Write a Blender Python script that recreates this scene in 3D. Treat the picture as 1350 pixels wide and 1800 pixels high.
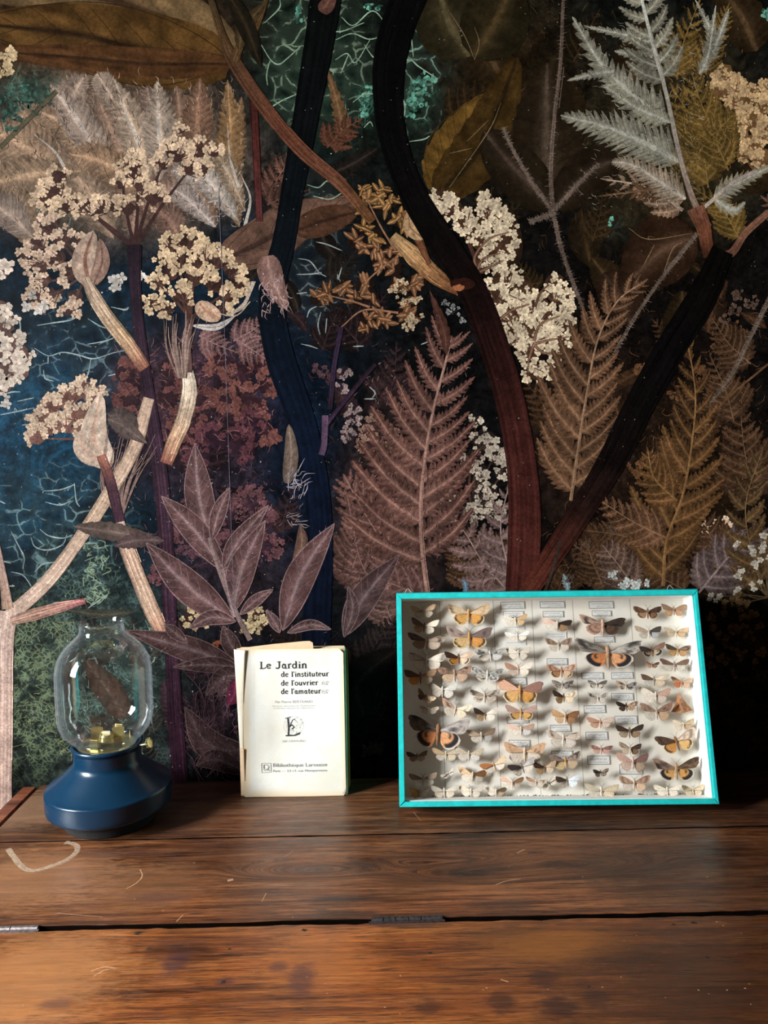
import bpy, bmesh, math, random
import numpy as np
from mathutils import Vector, Matrix
for o in list(bpy.data.objects): bpy.data.objects.remove(o)
scene = bpy.context.scene
COL = scene.collection
# ------------------------------------------------------------------ camera
F, CAMH, YW = 1352.0, .467, 1.06           # focal length in pixels, camera height over the table top, distance of the papered wall
PITCH, ROLL = math.radians(5.1), math.radians(.9)
fw = np.array([0, math.cos(PITCH), -math.sin(PITCH)]); u0 = np.array([0, math.sin(PITCH), math.cos(PITCH)])
rt = math.cos(ROLL) * np.array([1., 0, 0]) - math.sin(ROLL) * u0
up = math.sin(ROLL) * np.array([1., 0, 0]) + math.cos(ROLL) * u0
CP = np.array([0, 0, CAMH])
cam = bpy.data.cameras.new('camera'); camo = bpy.data.objects.new('camera', cam); COL.objects.link(camo)
cam.sensor_fit = 'HORIZONTAL'; cam.sensor_width = 36; cam.lens = 36 * F / 1350; cam.clip_start = .01
camo.matrix_world = Matrix([[rt[0], up[0], -fw[0], CP[0]], [rt[1], up[1], -fw[1], CP[1]], [rt[2], up[2], -fw[2], CP[2]], [0, 0, 0, 1]])
scene.camera = camo
def ray(px, py): return fw + (px - 675) / F * rt - (py - 900) / F * up
def T(px, py, z=0.):
    d = ray(px, py); return CP + (z - CAMH) / d[2] * d
def W(px, py, y=YW):
    d = ray(px, py); return CP + y / d[1] * d
# ------------------------------------------------------------------ world, window light, exposure
world = bpy.data.worlds.new('world'); scene.world = world; world.use_nodes = True
world.node_tree.nodes['Background'].inputs[0].default_value = (.75, .87, 1, 1)
world.node_tree.nodes['Background'].inputs[1].default_value = .12
WIN = dict(x=-1.32, y0=.02, y1=.44, z0=.26, z1=1.02)
la = bpy.data.lights.new('window_daylight', 'AREA'); la.shape = 'RECTANGLE'
la.size = WIN['z1'] - WIN['z0']; la.size_y = WIN['y1'] - WIN['y0']; la.energy = 185; la.color = (.93, .97, 1)
lo = bpy.data.objects.new('window_daylight', la); COL.objects.link(lo)
lo.location = (WIN['x'] - .06, (WIN['y0'] + WIN['y1']) / 2, (WIN['z0'] + WIN['z1']) / 2); lo.rotation_euler = (0, -math.pi / 2, 0)
scene.view_settings.view_transform = 'Standard'; scene.view_settings.look = 'None'
scene.view_settings.exposure = 0; scene.view_settings.gamma = 1; scene.view_settings.use_curve_mapping = False
scene.cycles.adaptive_threshold = .02; scene.cycles.max_bounces = 6; scene.cycles.diffuse_bounces = 3; scene.cycles.glossy_bounces = 3; scene.cycles.transparent_max_bounces = 12
# ------------------------------------------------------------------ helpers
def lin(c):
    c = np.asarray(c, float) / 255.
    return np.where(c <= .04045, c / 12.92, ((c + .055) / 1.055) ** 2.4)
def mesh_obj(name, verts, faces, mat=None, parent=None, col=None, smooth=False, attrs=None):
    me = bpy.data.meshes.new(name); me.from_pydata([tuple(map(float, v)) for v in verts], [], [tuple(f) for f in faces]); me.update()
    if col is not None:
        a = me.color_attributes.new('Col', 'FLOAT_COLOR', 'POINT')
        arr = np.ones((len(verts), 4), np.float32); arr[:, :3] = np.asarray(col, np.float32)[:, :3]
        a.data.foreach_set('color', arr.ravel())
    for k, v in (attrs or {}).items():
        a = me.color_attributes.new(k, 'FLOAT_COLOR', 'POINT')
        arr = np.ones((len(verts), 4), np.float32); arr[:, :3] = np.asarray(v, np.float32); a.data.foreach_set('color', arr.ravel())
    if smooth: me.polygons.foreach_set('use_smooth', [True] * len(me.polygons))
    o = bpy.data.objects.new(name, me); COL.objects.link(o)
    if mat: me.materials.append(mat)
    if parent: o.parent = parent
    return o
def from_bm(name, bm, mat=None, parent=None, smooth=False):
    bmesh.ops.recalc_face_normals(bm, faces=bm.faces)
    me = bpy.data.meshes.new(name); bm.to_mesh(me); bm.free()
    if smooth: me.polygons.foreach_set('use_smooth', [True] * len(me.polygons))
    o = bpy.data.objects.new(name, me); COL.objects.link(o)
    if mat: me.materials.append(mat)
    if parent: o.parent = parent
    return o
def empty(name, loc=(0, 0, 0), rot=(0, 0, 0), parent=None):
    o = bpy.data.objects.new(name, None); COL.objects.link(o); o.location = loc; o.rotation_euler = rot; o.empty_display_size = .02
    if parent: o.parent = parent
    return o
def tag(o, label=None, cat=None, group=None, kind=None):
    if label: o['label'] = label
    if cat: o['category'] = cat
    if group: o['group'] = group
    if kind: o['kind'] = kind
    return o
def box_bm(x0, x1, y0, y1, z0, z1, bevel=0, bm=None, seg=2):
    bm = bm or bmesh.new()
    vs = [bm.verts.new((x, y, z)) for x in (x0, x1) for y in (y0, y1) for z in (z0, z1)]
    fs = [(0, 1, 3, 2), (4, 6, 7, 5), (0, 4, 5, 1), (2, 3, 7, 6), (0, 2, 6, 4), (1, 5, 7, 3)]
    nf = [bm.faces.new([vs[i] for i in f]) for f in fs]
    if bevel:
        es = {e for f in nf for e in f.edges}
        bmesh.ops.bevel(bm, geom=list(es), offset=bevel, segments=seg, affect='EDGES', clamp_overlap=True)
    return bm
def lathe(prof, n=64, close=True):
    vs, fs = [], []
    for (r, z) in prof:
        for k in range(n):
            a = 2 * math.pi * k / n; vs.append((r * math.cos(a), r * math.sin(a), z))
    for i in range(len(prof) - 1):
        for k in range(n):
            k2 = (k + 1) % n; fs.append((i * n + k, i * n + k2, (i + 1) * n + k2, (i + 1) * n + k))
    return vs, fs
def tube(pts, rad, n=8):
    pts = [Vector(p) for p in pts]; vs, fs = [], []; m = len(pts)
    rad = [rad] * m if not hasattr(rad, '__len__') else rad
    ref = Vector((0, 0, 1))
    for i, p in enumerate(pts):
        t = (pts[min(i + 1, m - 1)] - pts[max(i - 1, 0)]).normalized()
        a = t.cross(ref)
        if a.length < 1e-3: a = t.cross(Vector((1, 0, 0)))
        a.normalize(); b = t.cross(a)
        for k in range(n):
            th = 2 * math.pi * k / n; vs.append(p + (a * math.cos(th) + b * math.sin(th)) * rad[i])
    for i in range(m - 1):
        for k in range(n):
            k2 = (k + 1) % n; fs.append((i * n + k, i * n + k2, (i + 1) * n + k2, (i + 1) * n + k))
    fs.append(tuple(range(n))[::-1]); fs.append(tuple(range((m - 1) * n, m * n)))
    return vs, fs
class NT:                                   # a small node-tree writer
    def __init__(s, name):
        s.m = bpy.data.materials.new(name); s.m.use_nodes = True; s.t = s.m.node_tree; s.b = s.t.nodes['Principled BSDF']; s.out = s.t.nodes['Material Output']
    def n(s, typ, ins=None, **kw):
        nd = s.t.nodes.new(typ)
        for k, v in kw.items(): setattr(nd, k, v)
        for k, v in (ins or {}).items(): s.put(nd.inputs[k], v)
        return nd
    def put(s, sock, v):
        if isinstance(v, bpy.types.NodeSocket): s.t.links.new(v, sock)
        elif hasattr(v, '__len__') and sock.type == 'RGBA' and len(v) == 3: sock.default_value = (*v, 1)
        else: sock.default_value = v
    def math(s, op, a, b=None, c=None, clamp=False):
        nd = s.n('ShaderNodeMath', operation=op, use_clamp=clamp); s.put(nd.inputs[0], a)
        if b is not None: s.put(nd.inputs[1], b)
        if c is not None: s.put(nd.inputs[2], c)
        return nd.outputs[0]
    def mix(s, f, a, b, mode='MIX'):
        nd = s.n('ShaderNodeMix', data_type='RGBA', blend_type=mode); s.put(nd.inputs[0], f); s.put(nd.inputs[6], a); s.put(nd.inputs[7], b); return nd.outputs[2]
    def ramp(s, f, stops):
        nd = s.n('ShaderNodeValToRGB', {0: f}); e = nd.color_ramp.elements
        while len(e) < len(stops): e.new(.5)
        for el, (p, c) in zip(e, stops):
            el.position = p; el.color = (*c, 1) if hasattr(c, '__len__') else (c, c, c, 1)
        return nd.outputs[0]
    def noise(s, vec, scale, detail=4, rough=.55, dist=0.):
        return s.n('ShaderNodeTexNoise', {'Vector': vec, 'Scale': scale, 'Detail': detail, 'Roughness': rough, 'Distortion': dist}).outputs[0]
    def coord(s, which='Object'): return s.n('ShaderNodeTexCoord').outputs[which]
    def mapping(s, vec, scale=(1, 1, 1), loc=(0, 0, 0)): return s.n('ShaderNodeMapping', {'Vector': vec, 'Scale': scale, 'Location': loc}).outputs[0]
    def maprange(s, v, a, b, c=0., d=1.): return s.n('ShaderNodeMapRange', {0: v, 1: a, 2: b, 3: c, 4: d}, clamp=True, interpolation_type='SMOOTHSTEP').outputs[0]
    def bump(s, h, strength=.2, dist=.001):
        nd = s.n('ShaderNodeBump', {'Height': h, 'Strength': strength, 'Distance': dist}); s.t.links.new(nd.outputs[0], s.b.inputs['Normal'])
    def set(s, **kw):
        for k, v in kw.items(): s.put(s.b.inputs[k.replace('_', ' ')], v)
        return s.m
def plain(name, c, rough=.6, metal=0., var=.12, scale=60, coat=0.):
    t = NT(name); nz = t.noise(t.coord(), scale, 4)
    c = lin(c); f = t.maprange(nz, .25, .75, 1 - var, 1 + var)
    colr = t.n('ShaderNodeVectorMath', {0: tuple(c), 'Scale': f}, operation='SCALE').outputs[0]
    t.set(Base_Color=colr, Roughness=rough, Metallic=metal, Coat_Weight=coat); return t.m
def attr_mat(name, rough=.6, var=.2, scale=300, sheen=0.):
    t = NT(name); a = t.n('ShaderNodeAttribute', attribute_name='Col').outputs[0]
    nz = t.noise(t.coord(), scale, 5, .6); f = t.maprange(nz, .25, .75, 1 - var, 1 + var)
    t.set(Base_Color=t.n('ShaderNodeVectorMath', {0: a, 'Scale': f}, operation='SCALE').outputs[0], Roughness=rough, Sheen_Weight=sheen); return t.m
def thin_glass(name, tint=(1, 1, 1), gl=1.0, rough=.0, cap=.3, edge_sheen=0.):
    t = NT(name); n = t.t.nodes
    tr = t.n('ShaderNodeBsdfTransparent', {0: (*tint, 1)}); g = t.n('ShaderNodeBsdfGlossy', {'Color': (1, 1, 1, 1), 'Roughness': rough})
    fr = t.n('ShaderNodeFresnel', {'IOR': 1.45}); m = t.n('ShaderNodeMixShader')
    t.put(m.inputs[0], t.math('MINIMUM', t.math('MULTIPLY', fr.outputs[0], gl), cap)); t.t.links.new(tr.outputs[0], m.inputs[1]); t.t.links.new(g.outputs[0], m.inputs[2])
    res = m.outputs[0]
    if edge_sheen:                                  # pale rim reflection painted into the glass where it is seen edge-on
        df = t.n('ShaderNodeBsdfTranslucent', {'Color': (.75, .85, .9, 1)}); d2 = t.n('ShaderNodeBsdfDiffuse', {'Color': (.75, .85, .9, 1)}); ad = t.n('ShaderNodeMixShader', {0: .5, 1: df.outputs[0], 2: d2.outputs[0]})
        lw = t.n('ShaderNodeLayerWeight', {'Blend': .5}); m2 = t.n('ShaderNodeMixShader', {0: t.math('MULTIPLY', t.math('POWER', lw.outputs['Facing'], 3.), edge_sheen), 1: res, 2: ad.outputs[0]}); res = m2.outputs[0]
    t.t.links.new(res, t.out.inputs[0]); n.remove(t.b); return t.m
# ------------------------------------------------------------------ the room around (mostly outside the frame)
FLOOR, CEIL, XL, XR, YB = -.76, 1.85, -1.32, 2.3, -2.2
m_room = plain('dim_plaster', (58, 53, 48), .8); m_floor = plain('dark_floorboards', (70, 48, 32), .5)
def struct(name, bm, mat, parent=None):
    o = from_bm(name, bm, mat, parent)
    if parent is None: o['kind'] = 'structure'
    return o
struct('floor', box_bm(XL - .1, XR + .1, YB - .1, YW + .1, FLOOR - .1, FLOOR), m_floor)
struct('ceiling', box_bm(XL - .1, XR + .1, YB - .1, YW + .1, CEIL, CEIL + .1), m_room)
struct('wall_right', box_bm(XR, XR + .1, YB, YW, FLOOR, CEIL), m_room)
struct('wall_front', box_bm(XL, XR, YB - .1, YB, FLOOR, CEIL), m_room)
bm = bmesh.new()
for (y0, y1, z0, z1) in ((YB, WIN['y0'], FLOOR, CEIL), (WIN['y1'], YW, FLOOR, CEIL), (WIN['y0'], WIN['y1'], FLOOR, WIN['z0']), (WIN['y0'], WIN['y1'], WIN['z1'], CEIL)):
    box_bm(XL - .1, XL, y0, y1, z0, z1, bm=bm)
struct('wall_left', bm, m_room)
m_wf = plain('window_paint', (225, 222, 214), .5)
win = struct('window_1', box_bm(XL - .05, XL + .01, WIN['y0'], WIN['y1'], WIN['z0'], WIN['z0'] + .04), m_wf)
ymid = (WIN['y0'] + WIN['y1']) / 2
for nm, b in (('window_stile', (WIN['y0'], WIN['y0'] + .04, WIN['z0'], WIN['z1'])), ('window_stile', (WIN['y1'] - .04, WIN['y1'], WIN['z0'], WIN['z1'])), ('window_mullion', (ymid - .025, ymid + .025, WIN['z0'], WIN['z1'])), ('window_rail', (WIN['y0'], WIN['y1'], WIN['z1'] - .04, WIN['z1'])), ('window_rail', (WIN['y0'], WIN['y1'], .62, .645))):
    from_bm(nm, box_bm(XL - .045, XL, *b), m_wf, win)
# ------------------------------------------------------------------ back wall with the printed botanical paper
ECO = [0.795, 1.483, -1.966, -0.551, -0.766, -1.68, 2.616, 0.581, -0.253, -0.232, -0.056, -1.278, -0.015, 0.937, -1.347, 1.157]
def day(px, py):                              # how much window light reaches the paper there: turns a colour seen in the photo into the ink's own colour
    x, y = np.clip(np.asarray(px, float) / 1350, -.1, 1.1), np.clip(np.asarray(py, float) / 1800, -.1, .8)
    return np.exp(sum(ECO[i * 4 + j] * x ** i * y ** j for i in range(4) for j in range(4)))
def ink(c, px, py): return np.clip(np.asarray(c) / day(px, py)[..., None] * .95, .0006, .85)
def wxyz(P2, dy):                             # print coordinates -> points on the wall plane
    P2 = np.asarray(P2, float); d = fw[None] + ((P2[:, :1] - 675) / F) * rt[None] - ((P2[:, 1:2] - 900) / F) * up[None]
    q = CP[None] + (YW / d[:, 1:2]) * d; q[:, 1] = YW - dy; return q
def print_mat(name, base=False):
    t = NT(name); co = t.coord('Object'); a = t.n('ShaderNodeAttribute', attribute_name='Col').outputs[0]
    n1 = t.noise(co, 260, 4, .7); n2 = t.noise(co, 38, 4, .65); n3 = t.noise(co, 900, 2, .5)
    f = t.math('MULTIPLY', t.maprange(n1, .25, .75, .66, 1.34), t.maprange(n2, .28, .72, .72, 1.26))
    f = t.math('MULTIPLY', f, t.maprange(n3, .3, .7, .8, 1.2))
    c = t.n('ShaderNodeVectorMath', {0: a, 'Scale': f}, operation='SCALE').outputs[0]
    if base:
        ga = t.noise(co, 24, 6, .78, 1.4); gb = t.noise(t.mapping(co, (1, 1, 1), (3, 1, 7)), 60, 5, .8, .8)
        c = t.n('ShaderNodeVectorMath', {0: c, 'Scale': t.math('MULTIPLY', t.maprange(ga, .30, .70, .35, 1.9), t.maprange(gb, .30, .70, .5, 1.6))}, operation='SCALE').outputs[0]
        vc = t.n('ShaderNodeAttribute', attribute_name='Vein').outputs[0]; lc = t.n('ShaderNodeAttribute', attribute_name='Lichen').outputs[0]
        warp = t.n('ShaderNodeTexNoise', {'Vector': co, 'Scale': 30., 'Detail': 3.}).outputs['Color']
        wv = t.n('ShaderNodeVectorMath', {0: t.n('ShaderNodeVectorMath', {0: warp, 1: (.5, .5, .5)}, operation='SUBTRACT').outputs[0], 'Scale': .022}, operation='SCALE').outputs[0]
        v2 = t.mapping(t.n('ShaderNodeVectorMath', {0: co, 1: wv}, operation='ADD').outputs[0], (1, 0, 1.25))
        vd = t.n('ShaderNodeTexVoronoi', {'Vector': v2, 'Scale': 36.}, feature='DISTANCE_TO_EDGE').outputs[0]
        brk = t.maprange(t.noise(co, 42, 4, .6), .47, .58, 0, 1)
        vm = t.math('MULTIPLY', t.maprange(vd, .012, .05, 1, 0), brk)
        vg = t.math('MULTIPLY', t.maprange(vd, .0, .35, .10, 0), 1.)
        c = t.mix(1., c, t.n('ShaderNodeVectorMath', {0: vc, 'Scale': t.math('ADD', vm, vg)}, operation='SCALE').outputs[0], 'ADD')
        ld = t.n('ShaderNodeTexVoronoi', {'Vector': t.mapping(t.n('ShaderNodeVectorMath', {0: co, 1: wv}, operation='ADD').outputs[0], (1, 0, 1)), 'Scale': 150.}, feature='DISTANCE_TO_EDGE').outputs[0]
        lm = t.math('MULTIPLY', t.maprange(ld, .02, .16, 1, .12), t.maprange(n2, .42, .60, .08, 1.4))
        c = t.mix(1., c, t.n('ShaderNodeVectorMath', {0: lc, 'Scale': lm}, operation='SCALE').outputs[0], 'ADD')
    t.set(Base_Color=c, Roughness=.5, Specular_IOR_Level=.025); return t.m
m_print, m_base = print_mat('printed_paper_motif'), print_mat('printed_paper_ground', True)
# ground tones: broad soft patches of ink on a fine grid
GX, GY = np.linspace(-80, 1430, 152), np.linspace(-60, 1520, 159); gx, gy = np.meshgrid(GX, GY); gp = np.stack([gx.ravel(), gy.ravel()], 1)
def paint(patches, start):
    c = np.tile(np.asarray(start, float), (len(gp), 1))
    for (x, y, rx, ry, col, al) in patches:
        d = np.sqrt(((gp[:, 0] - x) / rx) ** 2 + ((gp[:, 1] - y) / ry) ** 2); w = np.clip(1.25 - d, 0, 1) ** 1.0; w = (w * w * (3 - 2 * w) * al)[:, None]; c = c * (1 - w) + lin(col) * w
    return c
ground = paint([(650, 100, 900, 400, (13, 16, 13), 1), (220, 700, 420, 620, (10, 27, 38), 1), (1150, 700, 420, 700, (11, 8, 7), 1), (150, 60, 300, 130, (58, 40, 24), 1), (200, 270, 260, 170, (112, 92, 76), 1), (60, 180, 70, 60, (30, 52, 46), .8),
    (50, 760, 150, 150, (16, 54, 74), 1), (30, 880, 130, 110, (14, 44, 58), .8), (340, 720, 190, 170, (48, 30, 38), .9), (170, 1200, 190, 220, (46, 54, 50), 1), (420, 1000, 160, 160, (40, 28, 32), .6), (690, 900, 130, 200, (52, 36, 34), .7), (1040, 780, 130, 220, (38, 25, 18), .7), (1220, 860, 130, 260, (34, 22, 13), .7),  # blue patches at far left carry the window's glare as ink colour
    (1180, 240, 190, 220, (44, 36, 22), .8), (900, 150, 160, 230, (30, 21, 11), .9), (560, 560, 100, 160, (8, 13, 18), .9), (620, 1250, 140, 180, (14, 12, 14), .9), (1290, 1250, 110, 250, (14, 12, 8), 1), (520, 760, 90, 260, (10, 20, 34), .9), (560, 120, 110, 160, (20, 34, 26), .8), (400, 1250, 90, 160, (34, 26, 30), .7)], lin((12, 12, 13)))
vein = paint([(550, 110, 120, 150, (122, 138, 114), 1), (730, 130, 70, 120, (112, 140, 120), .9), (130, 640, 150, 130, (110, 132, 138), .7), (90, 920, 150, 120, (120, 146, 146), .8), (60, 190, 80, 90, (70, 110, 92), .9), (560, 500, 70, 120, (110, 118, 118), .7), (80, 350, 100, 60, (140, 160, 140), .7), (560, 340, 70, 60, (100, 105, 92), .6), (1080, 400, 40, 30, (40, 60, 52), .4)], lin((0, 0, 0)))
lich = paint([(60, 1210, 120, 170, (106, 120, 88), 1), (200, 1160, 120, 150, (72, 94, 84), .9), (140, 1000, 90, 80, (88, 108, 92), .9), (250, 1330, 100, 90, (52, 60, 56), .8), (735, 180, 40, 40, (56, 104, 82), .7), (640, 190, 24, 40, (56, 104, 86), .7), (1300, 1250, 90, 260, (62, 50, 26), .7), (60, 170, 70, 60, (50, 74, 66), .7), (400, 900, 100, 120, (66, 44, 52), .7), (330, 720, 160, 130, (70, 44, 44), .7)], lin((0, 0, 0)))
nx, ny = len(GX), len(GY); faces = [(j * nx + i, j * nx + i + 1, (j + 1) * nx + i + 1, (j + 1) * nx + i) for j in range(ny - 1) for i in range(nx - 1)]
wall = from_bm('wall_back', box_bm(XL, XR, YW + .0012, YW + .1, FLOOR, CEIL), plain('wall_plaster', (40, 34, 32), .7)); wall['kind'] = 'structure'
gcol = ink(ground, gp[:, 0], gp[:, 1]); gve = ink(vein, gp[:, 0], gp[:, 1]) * (vein.sum(1) > 1e-4)[:, None]; gli = ink(lich, gp[:, 0], gp[:, 1]) * (lich.sum(1) > 1e-4)[:, None]
bw = wxyz(gp, 0.)                              # the paper goes on past the frame: its outer rows reach the room's corners
R_ = gp.copy(); bw[R_[:, 0] <= GX[0] + 1, 0] = XL; bw[R_[:, 0] >= GX[-1] - 1, 0] = XR; bw[R_[:, 1] <= GY[0] + 1, 2] = CEIL; bw[R_[:, 1] >= GY[-1] - 1, 2] = FLOOR
mesh_obj('printed_ground', bw, faces, m_base, wall, gcol, attrs={'Vein': gve, 'Lichen': gli})
HM = np.full((120, 120), 10e-6); COV = np.zeros((260, 260), bool)          # how thick the ink already lies, and where leaves cover the paper
R = np.random.default_rng(5)
def spline(pts, n):
    pts = np.asarray(pts, float); m = len(pts)
    if m == 2: return pts[0] + (pts[1] - pts[0]) * np.linspace(0, 1, n)[:, None]
    P = np.vstack([2 * pts[0] - pts[1], pts, 2 * pts[-1] - pts[-2]]); out = []
    for s in np.linspace(0, m - 1 - 1e-9, n):
        i = int(s); t = s - i; p0, p1, p2, p3 = P[i], P[i + 1], P[i + 2], P[i + 3]
        out.append(.5 * ((2 * p1) + (-p0 + p2) * t + (2 * p0 - 5 * p1 + 4 * p2 - p3) * t * t + (-p0 + 3 * p1 - 3 * p2 + p3) * t ** 3))
    return np.array(out)
def frame(mid):
    tg = np.gradient(mid, axis=0); tg /= np.linalg.norm(tg, axis=1)[:, None] + 1e-9; return tg, np.stack([-tg[:, 1], tg[:, 0]], 1)
class Motif:
    def __init__(s): s.P, s.C, s.Fc, s.D = [], [], [], []; s.n = 0
    def add(s, P, C, Fc, d=0.):
        P = np.asarray(P, float); C = np.asarray(C, float)
        if C.ndim == 1: C = np.tile(C, (len(P), 1))
        s.k = getattr(s, 'k', 0) + 1; s.P.append(P); s.C.append(C); s.D.append(np.zeros(len(P)) + d + (s.k % 9) * .7e-6); s.Fc += [tuple(i + s.n for i in f) for f in Fc]; s.n += len(P)
    def grid(s, P, C, d=0.):                  # P: rows x cols x 2
        r, c = P.shape[:2]; s.add(P.reshape(-1, 2), C.reshape(-1, 3), [(j * c + i, j * c + i + 1, (j + 1) * c + i + 1, (j + 1) * c + i) for j in range(r - 1) for i in range(c - 1)], d)
    def strip(s, pts, w, c, n=None, d=0., c2=None):
        n = n or max(3, len(pts) * 3); mid = spline(pts, n); tg, nn = frame(mid); w = np.interp(np.linspace(0, 1, n), np.linspace(0, 1, len(np.atleast_1d(w))), np.atleast_1d(w))[:, None] / 2
        t = np.linspace(0, 1, n)[:, None, None]; c = np.asarray(c); c2 = c if c2 is None else np.asarray(c2)
        s.grid(np.stack([mid - nn * w, mid + nn * w], 1), np.broadcast_to(c * (1 - t) + c2 * t, (n, 2, 3)).copy(), d)
    def build(s, name, span=12e-6):
        P = np.concatenate(s.P); C = np.concatenate(s.C); D = np.concatenate(s.D) * .5
        ci = np.clip(((P + 200) / 16).astype(int), 1, 118); cells = np.unique(np.concatenate([ci + (a, b) for a in (-1, 0, 1) for b in (-1, 0, 1)]), axis=0)
        dy = HM[cells[:, 0], cells[:, 1]].max() + D; HM[cells[:, 0], cells[:, 1]] = float(dy.max()) + 3e-6
        if name in ('printed_leaf', 'printed_fern'):
            cv = np.clip(((P + 200) / 7).astype(int), 0, 259); COV[cv[:, 0], cv[:, 1]] = True
        return mesh_obj(name, wxyz(P, dy), s.Fc, m_print, wall, ink(C, P[:, 0], P[:, 1]))
def stem(pts, w, cols, streak=.3, k=9, edge=.55, name='printed_stem', fibre=0):
    mid = spline(pts, 60); tg, nn = frame(mid); n = len(mid); tt = np.linspace(0, 1, n)
    w = np.interp(tt, np.linspace(0, 1, len(np.atleast_1d(w))), np.atleast_1d(w)) / 2; vs = np.linspace(-1, 1, 2 * k + 1)
    cols = [lin(c) for c in cols]; cc = np.stack([np.interp(tt, np.linspace(0, 1, len(cols)), [c[q] for c in cols]) for q in range(3)], 1)
    st = 1 + streak * R.normal(size=(1, len(vs))) ; lo = np.repeat(R.normal(size=(n // 6 + 1, len(vs))), 6, 0)[:n] * streak * .45
    m = np.clip(st + lo, .25, 2.2) * (1 - edge * np.abs(vs)[None] ** 4)
    wob = 1 + .05 * np.convolve(R.normal(size=n + 6), np.ones(7) / 7, 'valid')
    P = mid[:, None] + nn[:, None] * (vs[None, :, None] * (w * wob)[:, None, None]); M = Motif(); M.grid(P, cc[:, None] * m[..., None])
    for _ in range(fibre):
        a = R.uniform(0, .8); b = a + R.uniform(.1, .3); i0, i1 = int(a * n), min(n - 1, int(b * n)); v0 = R.uniform(-1, 1)
        if i1 - i0 > 3: M.strip(P[i0:i1:3, int((v0 + 1) * k)] + R.normal(size=2) * 2, 1.2, cc[i0] * 1.7, d=6e-6)
    return M.build(name)
def leaf_into(M, pts, hw, col, rib, kind='lance', teeth=0, depth=0., slant=.3, rows=None, d=0., ribw=.07, edge=.25, mott=.14, vein=.25, tipc=None):
    rows = rows or (max(14, teeth * 4)); mid = spline(pts, rows); tg, nn = frame(mid); t = np.linspace(0, 1, rows)
    if kind == 'lance': pr = np.sin(np.pi * np.clip(t, 0, 1) ** .85) ** .9
    elif kind == 'pinna': pr = np.clip(1 - t, 0, 1) ** .62 * np.clip(t / .10 + .35, 0, 1)
    elif kind == 'broad': pr = np.sin(np.pi * np.clip(t * .97 + .03, 0, 1) ** .7) ** .6
    else: pr = np.clip(1 - t, 0, 1) ** .5
    cols = np.array([-1, -.72, -.42, -.16, -ribw, 0, ribw, .16, .42, .72, 1.]); rc_, rr_ = lin(col), lin(rib); P = np.zeros((rows, len(cols), 2)); C = np.zeros((rows, len(cols), 3))
    for si, side in ((0, -1), (1, 1)):
        ph = R.uniform(0, 1); saw = ((t * max(teeth, 1) + ph) % 1.0) if teeth else np.zeros(rows)
        prof = pr * (1 - depth * (1 - saw) * (R.uniform(.75, 1.2, rows))) if teeth else pr
        for ci, v in enumerate(cols):
            if (v < 0) != (side < 0) and v != 0: continue
            out = np.abs(v); hwv = hw * (prof if out > .5 else pr * (1 - depth * .35)) * v if teeth else hw * pr * v
            P[:, ci] = mid + nn * hwv[:, None] + tg * (np.abs(hwv) * slant)[:, None]
            sh = (1 - edge * out ** 2) * (1 + mott * R.normal(size=rows))
            if teeth: sh = sh * (1 + vein * (saw - .5) * (out > .1))
            elif out > .1: sh = sh * (1 + vein * .5 * np.sin(t * 40 - out * 4))
            base = rc_ if tipc is None else rc_[None] * (1 - t[:, None]) + lin(tipc)[None] * t[:, None]
            C[:, ci] = base * np.clip(sh, .3, 2)[:, None]
            if out <= ribw: C[:, ci] = rr_ * np.clip(1 + .12 * R.normal(size=rows), .5, 1.6)[:, None]
            elif out < .2: C[:, ci] = C[:, ci] * .75 + rr_ * .25
    M.grid(P, C, d)
def leaf(pts, hw, col, rib, name='printed_leaf', outline=None, **k):
    M = Motif(); leaf_into(M, pts, hw, col, rib, **k)
    if outline is not None:                   # the pale pressed margin of the leaf
        n = 24; mid = spline(pts, n); tg, nn = frame(mid); t = np.linspace(0, 1, n); pr = np.sin(np.pi * t ** .85) ** .9
        for sg in (-1, 1):
            e = mid + nn * (hw * pr * sg)[:, None] + tg * (hw * pr * k.get('slant', .3))[:, None]; M.strip(e, 1.6, lin(outline), n=30, d=5e-6)
        for s0 in np.linspace(.12, .8, 7):
            i = int(s0 * n)
            for sg in (-1, 1): M.strip([mid[i], mid[i] + nn[i] * sg * hw * pr[i] * .45 + tg[i] * hw * .5, mid[i] + nn[i] * sg * hw * pr[i] * .8 + tg[i] * hw * 1.0], [1.3, .7], lin(outline) * .8, n=6, d=5e-6)
    return M.build(name)
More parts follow.
